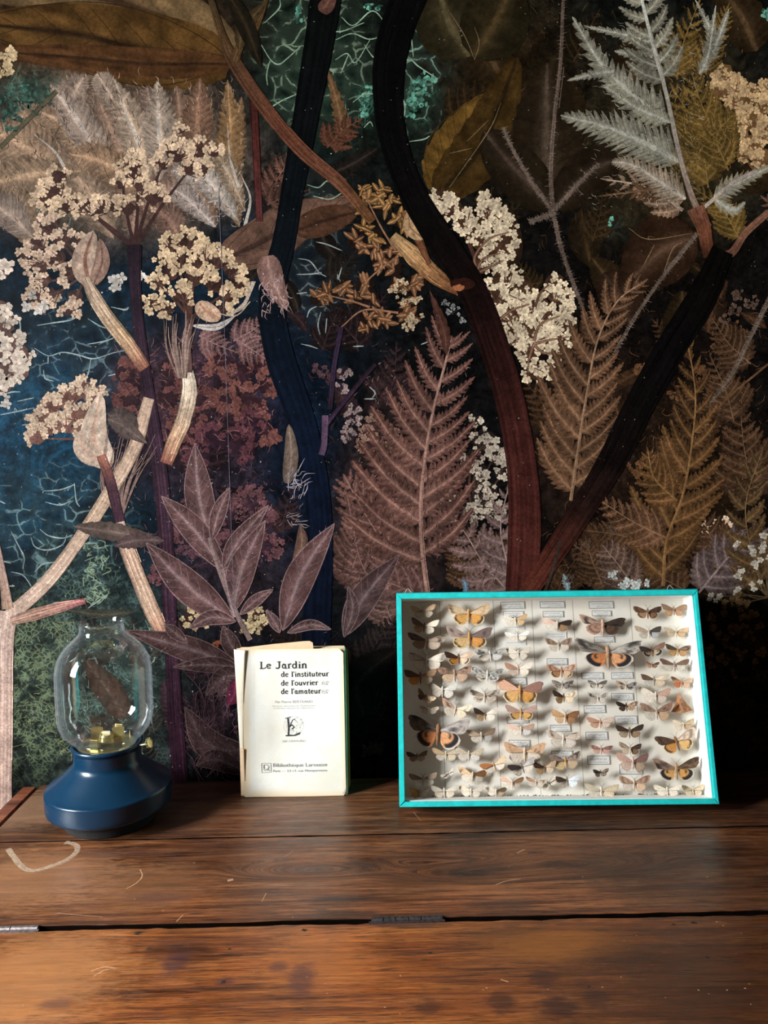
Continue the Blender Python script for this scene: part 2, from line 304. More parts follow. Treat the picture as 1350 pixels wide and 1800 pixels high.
def fern(rach, pairs, length, ang, col, rib, wr=.26, teeth=9, depth=.55, name='printed_fern', start=.04, rw=6, tipc=None, curve=.25, jit=.1, alt=.35, skip=()):
    M = Motif(); mid = spline(rach, 80); tg, nn = frame(mid); d = 0.
    for k in range(pairs):
        for si, sg in enumerate((-1, 1)):
            if (k, sg) in skip: continue
            t = start + (1 - start) * ((k + alt * si) / pairs); i = min(79, int(t * 79)); L = length(t, sg) * R.uniform(1 - jit, 1 + jit)
            a = math.radians(ang(t) if callable(ang) else ang) * R.uniform(.93, 1.07); dr = tg[i] * math.cos(a) + nn[i] * sg * math.sin(a)
            p0 = mid[i]; p2 = p0 + dr * L + tg[i] * L * curve; p1 = p0 + dr * L * .55 + tg[i] * L * curve * .15
            cc = np.array(col) * R.uniform(.82, 1.12)
            leaf_into(M, [p0, p1, p2], L * wr * 1.35, cc, tuple(np.array(rib) * .6 + cc * .5), 'pinna', max(4, int(teeth * (.5 + .5 * L / max(length(.2, sg), 1)))), depth * .85, .55, d=(k % 4) * 5e-6 + si * 2.5e-6, ribw=.045, vein=.6, mott=.2, tipc=None if tipc is None else tipc)
    leaf_into(M, [mid[-8], mid[-4], mid[-1] + tg[-1] * 6], length(.95, 1) * .5, col, rib, 'pinna', 6, .5, .6, d=2e-5)
    M.strip(mid[::4], [rw, rw * .35], lin(rib), n=60, d=2.6e-5); M.strip(mid[::4] + nn[::4] * rw * .22, [rw * .22, rw * .1], lin(rib) * .45, n=60, d=3.0e-5)
    return M.build(name)
def florets(M, cx, cy, size, col, n=5, d=0., cdark=None):
    a0 = R.uniform(0, 6.28); V, Fc, Cc = [], [], []; c = lin(np.clip(np.array(col) * R.uniform(.9, 1.07), 0, 255))
    for k in range(n):
        a = a0 + k * 6.283 / n + R.uniform(-.25, .25); L = size * R.uniform(.7, 1.15); wd = L * .42; ca, sa = math.cos(a), math.sin(a)
        pt = [(0, 0), (L * .5, -wd), (L * .95, -wd * .55), (L, wd * .35), (L * .6, wd)]; b = len(V)
        V += [(cx + x * ca - y * sa, cy + x * sa + y * ca) for x, y in pt]; sh = R.uniform(.75, 1.1); Cc += [c * .6 * sh, c * sh, c * sh, c * sh * .95, c * sh * .9]; Fc.append(tuple(range(b, b + 5)))
    M.add(V, np.array(Cc), Fc, d + np.repeat(np.arange(n), 5) * 1.1e-6)
def blob(M, cx, cy, rx, ry, col, d=0., n=14, jag=.25):
    V = [(cx, cy)] + [(cx + rx * math.cos(k * 6.283 / n) * R.uniform(1 - jag, 1 + jag), cy + ry * math.sin(k * 6.283 / n) * R.uniform(1 - jag, 1 + jag)) for k in range(n)]
    M.add(V, lin(col), [(0, 1 + k, 1 + (k + 1) % n) for k in range(n)], d)
def umbel(hub, heads, size, col, stalk, dens=1., dark=(34, 20, 16), rayw=5, name='printed_flower_head', backing=.8, petals=5, fill=True, mass=False, rays=1):
    """hub: where the rays meet; heads: (x, y, radius) of each small umbel"""
    M = Motif(); 
    if hub is not None:
        for hi, (x, y, r) in enumerate(heads):
            if hi % rays: continue
            mx, my = (hub[0] * .55 + x * .45) + R.uniform(-6, 6), (hub[1] * .5 + y * .5) + R.uniform(-6, 6); M.strip([hub, (mx, my), (x, y)], [rayw, rayw * .6], lin(stalk), n=12, d=2e-6 + hi * 3e-6)
    for (x, y, r) in heads:
        if fill: blob(M, x, y, r * backing, r * backing * .9, dark, d=(2 + 3 * len(heads)) * 1e-6 + (int(x) % 7) * 2e-6, jag=.3)
        n = max(4, int(dens * (r / size) ** 2 * 1.15)); dr = np.array([x, y]) - np.array(hub if hub is not None else (x, y + 30.)); l = np.linalg.norm(dr) or 1; c0 = np.array([x, y]) - dr / l * r * .55
        for k in range(n):
            a = R.uniform(0, 6.283); q = math.sqrt(R.uniform(.04, 1)) * r
            if hub is not None and not mass: a = math.atan2(dr[1], dr[0]) + R.normal() * 1.15; q = r * math.sqrt(R.uniform(.12, 1.1))
            fx, fy = x + q * math.cos(a), y + q * math.sin(a) * .9
            if k % 3 < 2: M.strip([c0, ((c0[0] + fx) / 2 + R.uniform(-2, 2), (c0[1] + fy) / 2), (fx, fy)], [2.0, 1.2], lin(stalk), n=5, d=(18 + 3 * len(heads)) * 1e-6 + (k % 5) * 6e-6)
            florets(M, fx, fy, size * R.uniform(.75, 1.2), np.array(col) * (1 - .12 * R.uniform() * (q < r * .5)), petals if R.random() > .3 else 4, d=(21 + 3 * len(heads)) * 1e-6 + (k % 5) * 6e-6)
    return M.build(name)
def vein_lines(paths, w, col, name='printed_vein_lines'):
    M = Motif()
    for p in paths:
        p = np.array(p, float); M.strip(p + R.normal(size=p.shape) * .6, [w * .4, w, w * .5], lin(col), n=len(p) * 5)
        if len(p) > 2 and R.random() < .5:
            q = p[len(p) // 2]; M.strip([q, q + R.uniform(-5, 5, 2), q + R.uniform(-12, 12, 2)], [w * .7, w * .2], lin(col) * .8, n=8)
    return M.build(name)
def hair_patch(x0, x1, y0, y1, n, L, w, col, ang=None, name='printed_hairs', var=.4, cover=True):
    M = Motif()
    for k in range(n):
        p = np.array([R.uniform(x0, x1), R.uniform(y0, y1)])
        if cover and not COV[tuple(np.clip(((p + 200) / 7).astype(int), 0, 259))]: continue
        a = R.uniform(0, 6.283) if ang is None else math.radians(ang) + R.normal() * .5; l = L * R.uniform(.4, 1.4); q = p + l * np.array([math.cos(a), math.sin(a)])
        M.strip([p, (p + q) / 2 + R.normal(size=2) * l * .15, q], [w * .6, w, w * .2], lin(col) * R.uniform(1 - var, 1 + var), n=6, d=(k % 4) * 3e-6)
    return M.build(name) if M.n else None
def speckle(x0, x1, y0, y1, n, s, cols, name='printed_specks', dens=None):
    M = Motif()
    for k in range(n):
        x, y = R.uniform(x0, x1), R.uniform(y0, y1); c = cols[R.integers(len(cols))]
        blob(M, x, y, s * R.uniform(.4, 1.3), s * R.uniform(.4, 1.3), np.array(c) * R.uniform(.7, 1.1), d=(k % 4) * 3e-6, n=6, jag=.4)
    return M.build(name)
CREAM = (232, 198, 164)
BR = (96, 66, 52)

# ---- farthest layer: a thicket of hardly visible leaves
RB = random.Random(21)
def dim(c, k): return tuple(np.array(c) * k)
ZONES = [(960, 1350, 520, 1050, (52, 35, 23), 26), (760, 1250, -20, 520, (40, 29, 17), 24), (480, 760, 560, 1060, (42, 29, 30), 18), (430, 720, 1080, 1380, (30, 22, 21), 10), (300, 480, 600, 1000, (48, 32, 36), 10), (300, 440, 1100, 1370, (52, 38, 42), 8), (1240, 1350, 1040, 1400, (34, 27, 15), 10), (440, 640, 250, 560, (32, 26, 22), 8), (150, 330, 1050, 1350, (48, 48, 44), 8)]
for (x0, x1, y0, y1, c, n) in ZONES:
    for k in range(n):
        x, y, a, L = RB.uniform(x0, x1), RB.uniform(y0, y1), RB.uniform(-160, -20), RB.uniform(50, 120); cc = dim(c, RB.uniform(.55, 1.15)); rr = dim(c, 1.5); e = (x + L * math.cos(math.radians(a)), y + L * math.sin(math.radians(a))); mm = ((x + e[0]) / 2 + RB.uniform(-10, 10), (y + e[1]) / 2)
        if k % 5 < 2: leaf([(x, y), mm, e], L * RB.uniform(.14, .3), cc, rr, kind=RB.choice(['lance', 'broad']), teeth=RB.choice([0, 9, 14]), depth=.2, mott=.25, vein=.5)
        elif k % 5 < 4: fern([(x, y), mm, e], 6, lambda t, s, L=L: L * .42 * (1 - t) ** .8 + 4, 58, cc, rr, wr=.24, teeth=5, rw=2.5)
        else: umbel(None, [(x + RB.uniform(-20, 20), y + RB.uniform(-20, 20), RB.uniform(8, 16)) for _ in range(4)], 4.5, dim(c, 2.1), rr, fill=False, dens=.9)
    hair_patch(x0, x1, y0, y1, n * 9, 16, 1.1, dim(c, 1.7), None, cover=False)

# ---- the paper's pattern carries on beyond the frame
for (x0, x1, y0, y1, n) in [(-330, -50, 0, 1350, 16), (1390, 1680, 0, 1400, 16), (-300, 1650, -330, -90, 18)]:
    for k in range(n):
        x, y, a, L = RB.uniform(x0, x1), y0 + (y1 - y0) * (k + RB.random()) / n, RB.uniform(-150, -30), RB.uniform(110, 190)
        if y1 < 0: x, y = x0 + (x1 - x0) * (k + RB.random()) / n, RB.uniform(y0 + 60, y1)
        e = (x + L * math.cos(math.radians(a)), y + L * math.sin(math.radians(a)))
        if y1 < 0 and e[1] > -60 or x0 < e[0] and abs(e[0] - 675) < 700 and y1 > 0: continue
        mm = ((x + e[0]) / 2 + RB.uniform(-10, 10), (y + e[1]) / 2); c = RB.choice([(98, 70, 56), (86, 62, 44), (112, 90, 74), (74, 52, 32)]); rr = dim(c, 1.4)
        if k % 3 == 0: leaf([(x, y), mm, e], L * .2, c, rr, teeth=RB.choice([0, 12]), depth=.2, mott=.2)
        elif k % 3 == 1: fern([(x, y), mm, e], 8, lambda t, s, L=L: L * .45 * (1 - t) ** .8 + 5, 58, c, rr, wr=.24, teeth=7, rw=4)
        else: umbel((x, y), [(e[0] + RB.uniform(-34, 34), e[1] + RB.uniform(-24, 24), RB.uniform(14, 24)) for _ in range(7)], 7, CREAM, (84, 58, 48), dens=1., dark=(60, 42, 36))
# ---- far layer: dim leaves and ferns that fill the dark ground
def dimfern(x, y, ang, L, col, rib, pairs=9, wl=.42, **k):
    a = math.radians(ang); e = (x + L * math.cos(a), y + L * math.sin(a)); m = ((x + e[0]) / 2 + R.uniform(-.06, .06) * L, (y + e[1]) / 2 + R.uniform(-.06, .06) * L)
    return fern([(x, y), m, e], pairs, lambda t, s: L * wl * (1 - t) ** .8 + 4, 62, col, rib, wr=.24, teeth=6, rw=3, **k)
for (x, y, a, L) in [(1100, 1010, -150, 110), (1080, 985, -60, 100), (1300, 1010, -120, 150), (1330, 880, -100, 170), (1250, 1030, -45, 130), (1130, 950, 190, 100), (1290, 740, -110, 120), (1060, 1030, -110, 90), (1340, 1010, -160, 110), (1210, 1040, 200, 120), (1320, 640, -130, 110), (960, 820, -60, 60), (860, 1030, -70, 100), (900, 1000, -140, 110), (830, 1030, -120, 90)]:
    dimfern(x, y, a, L, (64, 44, 30), (104, 78, 56))
for (x, y, a, L) in [(640, 1040, -100, 150), (670, 1090, -70, 120), (620, 1000, -80, 130), (690, 1100, -110, 110), (640, 1180, -60, 110), (540, 1230, -80, 130)]:
    dimfern(x, y, a, L, (84, 58, 52) if y < 1110 else (34, 25, 24), (130, 98, 88) if y < 1110 else (52, 40, 38))
for (x, y, a, L) in [(1090, 180, -70, 150), (830, 60, 60, 130), (960, 120, 80, 160), (1000, 240, 120, 120), (1300, 330, -40, 110), (1090, 540, -120, 100), (1180, 620, -80, 110), (1330, 90, -120, 140)]:
    leaf([(x, y), (x + .5 * L * math.cos(math.radians(a)) + 8, y + .5 * L * math.sin(math.radians(a))), (x + L * math.cos(math.radians(a)), y + L * math.sin(math.radians(a)))], L * .32, (38, 27, 15), (70, 52, 32), kind='broad', teeth=9, depth=.12)
# ---- upper left: the big brown leaves
leaf([(412, 108), (300, 40), (150, -10), (-60, -20)], 62, (104, 82, 54), (60, 42, 28), kind='broad', slant=.1, mott=.2)
leaf([(405, 108), (270, 90), (120, 58), (-60, 40)], 66, (84, 58, 28), (40, 26, 14), kind='broad', slant=.15, mott=.22, vein=.5, outline=(46, 30, 16), ribw=.03)
leaf([(402, 112), (260, 112), (120, 100), (-40, 88)], 28, (78, 50, 28), (50, 32, 18), kind='broad', slant=.1, mott=.25)
# pale woolly leaves below them
G1, G2, G3 = (158, 136, 116), (140, 114, 92), (122, 100, 88)
wool = [([(330, 330), (280, 240), (258, 150)], 40, G3), ([(120, 330), (60, 270), (-20, 225)], 55, G2), ([(150, 300), (110, 220), (55, 190)], 26, G2), ([(150, 300), (40, 310), (-30, 330)], 40, (136, 112, 90)), ([(215, 330), (150, 235), (88, 148)], 34, (150, 130, 116)),
    ([(260, 320), (245, 255), (200, 138)], 38, G1), ([(280, 320), (282, 240), (276, 142)], 34, (150, 132, 116)), ([(330, 330), (345, 230), (352, 138)], 34, (112, 84, 66)), ([(390, 330), (405, 250), (400, 140)], 26, (128, 98, 66)), ([(300, 370), (190, 290), (120, 270)], 36, (140, 112, 88)),
    ([(420, 390), (360, 310), (300, 300)], 34, (150, 136, 124)), ([(430, 370), (400, 300), (370, 260)], 22, (138, 116, 94)), ([(330, 440), (290, 380), (240, 350)], 34, (110, 84, 72)), ([(60, 420), (20, 380), (-30, 350)], 36, (130, 112, 100)), ([(380, 400), (330, 350), (300, 330)], 24, (150, 134, 124))]
wool = [([(200, 420), (150, 330), (60, 250)], 60, (128, 106, 88)), ([(300, 400), (230, 300), (170, 170)], 56, (124, 100, 84)), ([(380, 400), (330, 290), (310, 150)], 54, (112, 88, 72)), ([(60, 440), (10, 330), (-40, 260)], 60, (132, 108, 86)), ([(420, 400), (400, 300), (425, 170)], 34, (120, 92, 66)), ([(100, 300), (60, 215), (30, 205)], 30, (136, 112, 90)), ([(230, 420), (250, 360), (330, 320)], 44, (126, 100, 86)), ([(180, 260), (130, 180), (150, 130)], 34, (134, 114, 100)), ([(230, 220), (190, 160), (170, 128)], 26, (146, 126, 110))] + wool
for p, hw, c in wool: leaf(p, hw, c, tuple(np.clip(np.array(c) * 1.35, 0, 235)), 'printed_leaf', kind='lance', teeth=17, depth=.30, slant=.65, ribw=.06, mott=.18, vein=.4, edge=.3)
for p in ([(113, 293), (95, 265), (60, 236)], [(153, 240), (128, 195), (92, 155)], [(247, 257), (222, 205), (203, 142)], [(280, 247), (277, 205), (276, 165)], [(420, 330), (405, 280), (400, 220)], [(430, 400), (440, 350), (425, 310)]):
    M = Motif(); M.strip(p, [6, 4, 1], lin((182, 170, 158)), n=16); M.build('printed_leaf_rib')
hair_patch(0, 430, 130, 410, 560, 11, 1.0, (164, 142, 122), -110); hair_patch(0, 430, 130, 400, 380, 12, 1.3, (74, 54, 44), -100); hair_patch(330, 440, 290, 410, 160, 9, 1.2, (176, 168, 164), -60)
stem([(0, 260), (60, 200), (100, 160)], 9, [(88, 80, 62)]); 
leaf([(385, 462), (470, 420), (530, 385), (640, 350)], 42, (104, 76, 62), (60, 42, 36), kind='broad', slant=.1, vein=.5, outline=(70, 50, 42)); leaf([(520, 405), (580, 385), (630, 372)], 26, (76, 50, 36), (50, 32, 24), kind='broad', slant=.1)
# ---- top centre and upper right leaves
leaf([(770, 345), (800, 270), (860, 165)], 52, (92, 66, 28), (52, 36, 16), kind='broad', teeth=7, depth=.1, outline=(60, 42, 20)); leaf([(770, 345), (850, 250), (910, 100)], 50, (60, 42, 18), (36, 25, 12), kind='broad', teeth=7, depth=.12)
leaf([(825, 100), (790, 40), (770, -20)], 60, (40, 34, 20), (84, 72, 48), kind='broad', ribw=.04); leaf([(830, 100), (870, 40), (900, -30)], 60, (36, 29, 16), (66, 52, 30), kind='broad', ribw=.04)
leaf([(972, 365), (960, 260), (962, 110)], 70, (36, 27, 17), (72, 58, 46), kind='broad', teeth=12, depth=.1, ribw=.03); leaf([(972, 365), (900, 290), (850, 230)], 44, (32, 24, 15), (66, 52, 42), kind='broad', ribw=.03); leaf([(975, 365), (1040, 300), (1090, 280)], 40, (33, 24, 15), (62, 50, 40), kind='broad', ribw=.03)
leaf([(1225, 415), (1165, 440), (1100, 500)], 62, (44, 28, 18), (78, 56, 42), kind='broad', ribw=.03); leaf([(1110, 570), (1090, 520), (1060, 480)], 40, (40, 26, 17), (60, 44, 34), kind='broad', ribw=.03); leaf([(880, 480), (890, 430), (890, 360)], 30, (44, 30, 20), (62, 44, 32), kind='broad')
vein_lines([[(835, 105), (815, 60), (788, 18)], [(835, 105), (842, 75), (834, 48)], [(880, 180), (858, 230), (790, 330)], [(860, 210), (820, 250)], [(830, 260), (790, 270)], [(1105, 400), (1140, 420), (1215, 410)], [(1130, 470), (1150, 430)], [(1160, 500), (1180, 440), (1200, 425)]], 1.8, (112, 92, 64))
turq = Motif()
for (x, y, rx, ry, n) in [(735, 165, 20, 26, 34), (722, 188, 12, 20, 22), (752, 138, 16, 12, 16), (640, 185, 10, 22, 22), (650, 160, 8, 12, 10), (1346, 28, 8, 14, 10), (1072, 385, 6, 12, 6), (525, 30, 6, 20, 12), (655, 12, 16, 6, 10), (40, 175, 40, 36, 40), (20, 215, 24, 16, 16)]:
    for k in range(n):
        a = R.uniform(0, 6.283); q = math.sqrt(R.random()); blob(turq, x + rx * q * math.cos(a), y + ry * q * math.sin(a), R.uniform(2, 5), R.uniform(2, 5), np.array((96, 150, 128) if x > 100 else (58, 88, 76)) * R.uniform(.45, 1.15), d=(k % 6) * 3e-6, n=7, jag=.4)
turq.build('printed_lichen')
vein_lines([[(460, 80), (475, 105), (490, 112), (510, 100), (530, 80)], [(475, 105), (468, 130), (470, 150)], [(540, 30), (560, 50), (600, 55), (640, 40)], [(600, 30), (620, 45), (655, 20), (680, 45)], [(590, 70), (620, 60), (650, 70), (680, 60)], [(590, 105), (610, 95), (625, 110), (650, 70)], [(600, 130), (612, 95)], [(640, 80), (655, 100), (662, 95)], [(690, 110), (720, 105), (735, 118), (770, 140)], [(725, 100), (722, 60)], [(703, 165), (712, 185), (710, 215)], [(455, 170), (470, 190), (500, 175), (535, 160)], [(500, 220), (520, 240), (545, 250)], [(465, 40), (490, 15), (492, 0)], [(540, 325), (560, 330), (575, 318), (590, 330)], [(550, 345), (580, 350), (600, 340)], [(720, 250), (745, 245), (755, 240)], [(640, 225), (650, 215), (655, 222)], [(700, 20), (715, 8)], [(620, 180), (640, 165), (658, 165)]], 2.6, (138, 160, 134))
leaf([(590, 270), (600, 215), (575, 118)], 16, (104, 76, 50), (128, 98, 68), teeth=12, depth=.4, kind='lance', slant=.6); dimfern(575, 260, -40, 80, (78, 48, 36), (100, 64, 46), 6); dimfern(470, 350, -60, 90, (88, 60, 50), (116, 82, 70), 6); dimfern(470, 360, -20, 70, (70, 48, 40), (100, 70, 60), 5)
# ---- veins on the blue ground at the left
vein_lines([[(15, 550), (32, 560), (36, 580), (30, 600)], [(65, 572), (90, 568), (125, 562), (145, 550)], [(155, 560), (175, 575), (190, 578)], [(195, 540), (220, 545), (226, 540)], [(155, 605), (185, 600), (205, 592)], [(60, 612), (85, 625), (110, 618), (140, 625), (165, 630), (200, 620), (225, 615)], [(85, 625), (84, 640)], [(160, 630), (155, 655), (150, 665)], [(75, 650), (80, 665), (95, 670)], [(0, 672), (25, 668)], [(190, 660), (215, 655)], [(0, 695), (20, 690), (35, 688)], [(30, 705), (60, 700)], [(0, 730), (30, 722), (60, 716)], [(40, 748), (55, 745)], [(75, 863), (105, 862), (130, 852)], [(80, 882), (105, 888), (125, 880)], [(130, 850), (135, 880), (140, 890)], [(20, 935), (35, 960), (42, 980), (40, 1000)], [(55, 945), (62, 960), (85, 968), (110, 958), (118, 940)], [(0, 985), (20, 990)], [(0, 1030), (25, 1028)], [(20, 1060), (45, 1055)], [(20, 1005), (40, 1012), (55, 1030)], [(60, 1005), (75, 992), (95, 988)], [(150, 955), (170, 955)], [(70, 930), (85, 942), (110, 945), (128, 940)], [(85, 1010), (65, 1020)], [(0, 880), (10, 885)], [(190, 1045), (155, 1070)], [(70, 1075), (95, 1060), (120, 1060)]], 2.6, (160, 176, 176))
vein_lines([[(525, 455), (545, 460), (560, 478), (575, 485)], [(522, 482), (550, 482), (565, 480)], [(555, 425), (575, 430), (600, 440)], [(600, 470), (595, 490), (594, 482)], [(522, 516), (540, 515)], [(540, 560), (545, 545), (560, 537)], [(565, 550), (560, 570), (562, 590)], [(575, 560), (572, 585)], [(530, 605), (545, 608), (558, 612)], [(620, 610), (640, 608)], [(650, 680), (660, 690), (655, 700)], [(640, 702), (660, 702)], [(740, 605), (755, 600)]], 2.6, (150, 156, 152))
vein_lines([[(x := R.uniform(150, 190), y := R.uniform(955, 1060)), (x + R.uniform(-8, 8), y + R.uniform(-6, 6)), (x + R.uniform(-12, 12), y + R.uniform(-10, 10))] for _ in range(60)], 2., (150, 168, 138))
vein_lines([[(x := R.uniform(20, 130), y := R.uniform(1090, 1330)), (x + R.uniform(-8, 8), y + R.uniform(-6, 6)), (x + R.uniform(-12, 12), y + R.uniform(-10, 10))] for _ in range(190)], 2., (122, 130, 98))
vein_lines([[(x := R.uniform(120, 270), y := R.uniform(1090, 1330)), (x + R.uniform(-7, 7), y + R.uniform(-6, 6)), (x + R.uniform(-11, 11), y + R.uniform(-10, 10))] for _ in range(170)], 1.7, (128, 146, 134))
# ---- plum-brown flower heads behind the stems, left of centre
PL = (112, 70, 66)
umbel((290, 700), [(235, 660, 34), (225, 700, 26), (300, 650, 26), (305, 700, 34), (330, 745, 34), (355, 700, 26)], 7, PL, (58, 36, 40), dark=(48, 30, 34), petals=6)
umbel((425, 620), [(385, 640, 26), (420, 665, 30), (460, 640, 26), (470, 680, 22), (400, 700, 28), (440, 720, 32), (470, 760, 24)], 7, (124, 78, 70), (58, 36, 40), dark=(48, 28, 34), petals=6)
umbel((380, 790), [(370, 770, 30), (420, 780, 34), (445, 740, 24), (350, 800, 26)], 6.5, (98, 58, 64), (50, 30, 40), dark=(40, 24, 32), petals=6)
umbel((420, 960), [(400, 900, 26), (440, 880, 30), (465, 910, 22), (400, 950, 20), (330, 900, 22), (470, 960, 26), (285, 1010, 22), (320, 940, 18)], 5, (112, 74, 76), (60, 40, 48), dark=(44, 28, 36), petals=5)
for (x0, y0, x1, y1) in [(410, 600, 470, 560), (420, 600, 480, 640), (350, 590, 440, 630)]: dimfern(x0, y0, math.degrees(math.atan2(y1 - y0, x1 - x0)), 70, (112, 82, 80), (150, 116, 110), 6)
hair_patch(200, 480, 600, 800, 260, 14, 1.3, (134, 92, 86), None, cover=False); hair_patch(200, 480, 820, 1000, 160, 10, 1.2, (120, 90, 96), None, cover=False)
# ---- brown seed clusters at the centre
def seed(M, x, y, a, L, w, col, d):
    a = math.radians(a); e = np.array([math.cos(a), math.sin(a)]); leaf_into(M, [np.array([x, y]), np.array([x, y]) + e * L * .5, np.array([x, y]) + e * L], w, np.array(col) * R.uniform(.7, 1.15), tuple(np.clip(np.array(col) * 1.5, 0, 235)), 'broad', rows=8, d=d, ribw=.12, edge=.75, slant=0)
M = Motif(); SD = (122, 86, 60)
cl = [(575, 515, 28), (605, 505, 26), (560, 525, 22), (640, 500, 26), (650, 520, 24), (625, 525, 22), (670, 460, 26), (690, 470, 28), (660, 440, 22), (700, 500, 26), (725, 500, 26), (740, 490, 22), (715, 555, 30), (640, 435, 24), (625, 425, 24), (650, 560, 24), (670, 555, 26), (680, 565, 20), (640, 575, 20), (690, 440, 24), (650, 350, 26), (665, 340, 24), (640, 370, 22), (675, 365, 22), (700, 385, 24), (715, 395, 24), (690, 355, 20), (640, 400, 24), (660, 415, 24), (720, 530, 22), (640, 335, 18), (710, 350, 20), (675, 335, 20)]
for i, (x, y, r) in enumerate(cl):
    blob(M, x, y, r * .62, r * .55, (30, 18, 13), d=(i % 3) * 4e-6)
    for k in range(7): a = R.uniform(0, 360); seed(M, x + R.uniform(-5, 5), y + R.uniform(-5, 5), a, r * R.uniform(.55, .95), r * .20, SD if y > 420 else (136, 100, 62), 14e-6 + (k % 4) * 6e-6)
for p in ([(700, 450), (660, 480), (640, 500)], [(650, 540), (620, 530), (580, 520)], [(700, 550), (640, 545), (600, 575)], [(695, 440), (670, 400), (640, 340)]): M.strip(p, [4, 2], lin((140, 100, 76)), n=12, d=44e-6)
M.build('printed_seed_head')
umbel(None, [(700, 505, 16), (712, 525, 14), (735, 520, 12), (728, 560, 16), (718, 575, 10)], 5, (204, 180, 146), (96, 66, 48), fill=False, dens=.8)
# ---- white blossom mass right of centre
FW = (230, 206, 172)
umbel((845, 480), [(790, 365, 26), (775, 345, 18), (815, 385, 24), (835, 405, 26), (860, 370, 30), (880, 390, 24), (850, 350, 18), (885, 430, 28), (870, 460, 26), (850, 425, 22), (895, 400, 16)], 6.6, FW, (74, 48, 38), dark=(60, 40, 26), dens=1.3, mass=True)
umbel((900, 600), [(890, 490, 32), (915, 510, 30), (870, 520, 26), (900, 550, 34), (940, 540, 32), (930, 580, 30), (900, 590, 24), (960, 560, 30), (985, 520, 26), (975, 495, 18), (990, 570, 26), (960, 600, 28), (985, 620, 24), (930, 620, 22), (940, 655, 24), (965, 650, 18), (985, 590, 20), (995, 545, 18)], 7, FW, (84, 56, 44), dark=(62, 42, 30), dens=1.3, mass=True)
M = Motif()
for p in [[(838, 478), (835, 450), (860, 420), (895, 408)], [(838, 478), (850, 455), (880, 445)], [(840, 480), (860, 470), (885, 458)], [(938, 605), (965, 598), (1000, 592)], [(938, 605), (955, 620), (985, 622)], [(940, 602), (930, 630), (928, 655)], [(938, 600), (950, 570), (985, 555)], [(880, 560), (900, 545), (930, 535)], [(940, 540), (950, 515), (965, 500)]]: M.strip(p, [6, 2.5], lin((96, 66, 52)), n=16); M.strip(p, [2, 1], lin((140, 108, 86)), n=16, d=4e-6)
M.build('printed_flower_stalk')
umbel((830, 900), [(835, 740, 14), (850, 775, 26), (870, 800, 22), (830, 810, 22), (885, 830, 16), (845, 830, 18), (850, 880, 28), (875, 900, 22), (835, 905, 18), (800, 880, 16), (800, 900, 14), (860, 860, 18)], 6, (190, 174, 154), (60, 44, 38), dark=(34, 26, 24), dens=1.1, mass=True)
umbel((660, 800), [(660, 745, 20), (650, 780, 22), (685, 760, 16), (645, 760, 14), (680, 790, 18)], 5, (150, 116, 100), (60, 42, 40), dark=(46, 30, 30)); umbel(None, [(620, 735, 16), (615, 765, 18), (622, 715, 12), (605, 655, 14), (600, 680, 12)], 5, (164, 140, 136), (60, 46, 50), dark=(40, 28, 34)); umbel(None, [(795, 545, 14), (780, 530, 10), (810, 560, 10)], 4, (150, 150, 146), (50, 40, 36), fill=False, dens=.6)
# ---- tan blossoms and ferns at the upper right
umbel((1330, 300), [(1270, 130, 22), (1265, 160, 24), (1290, 150, 22), (1300, 175, 24), (1320, 160, 20), (1340, 185, 22), (1320, 210, 26), (1345, 230, 26), (1325, 250, 26), (1345, 280, 22), (1310, 270, 18), (1300, 220, 18), (1355, 150, 20)], 7, (188, 154, 112), (96, 68, 44), dark=(92, 66, 38), dens=1.4, mass=True)
OL = (86, 66, 32)
for r_, L in [([(1245, 330), (1230, 240), (1180, 150)], 70), ([(1290, 280), (1240, 200), (1210, 110)], 60), ([(1280, 300), (1260, 240), (1290, 200)], 46), ([(1300, 420), (1270, 370), (1220, 330)], 40), ([(1190, 140), (1200, 80), (1230, 0)], 44), ([(1230, 140), (1260, 60), (1280, 10)], 34)]:
    fern(r_, 9, lambda t, s, L=L: L * (1 - t) ** .7 + 4, 50, OL, (122, 96, 52), wr=.22, teeth=6, rw=3)
GR, GRR = (112, 106, 90), (160, 156, 140)
def bigp(p, hw, col=GR, rib=GRR, teeth=14, ribw=.07):
    M = Motif(); leaf_into(M, p, hw, col, rib, 'pinna', teeth, .62, .75, d=0, ribw=ribw, vein=.55, mott=.2)
    mid = spline(p, 26); tg, nn = frame(mid)
    for i in range(2, 24):                    # fine ribs from the midrib into every tooth
        h = hw * (1 - i / 26) ** .62
        for sg in (-1, 1): M.strip([mid[i], mid[i] + nn[i] * sg * h * .6 + tg[i] * h * .55], [1.8, .6], lin(rib) * .75, n=4, d=6e-6)
    M.strip(mid, [5, 1.5], lin(rib), n=40, d=9e-6); return M.build('printed_fern')
fern([(1200, 370), (1140, 330), (1060, 315)], 7, lambda t, s: 46 * (1 - t) + 6, 50, (118, 92, 72), (168, 146, 126), teeth=6); fern([(1180, 330), (1130, 335), (1055, 345)], 7, lambda t, s: 30 * (1 - t) + 5, 50, (76, 54, 36), (110, 82, 58), teeth=5)
bigp([(1175, 215), (1110, 165), (1055, 110), (1006, 30)], 44); bigp([(1080, 125), (1045, 130), (997, 142)], 16, teeth=8); bigp([(1150, 75), (1100, 62), (1030, 47)], 20, teeth=10); bigp([(1160, 105), (1120, 98), (1080, 90)], 20, teeth=7)
bigp([(1130, 0), (1140, -10), (1110, -40)], 40); fern([(1168, 150), (1150, 80), (1128, 0), (1115, -60)], 8, lambda t, s: 62 * (1 - .4 * t), 58, GR, GRR, wr=.22, teeth=7, rw=6)
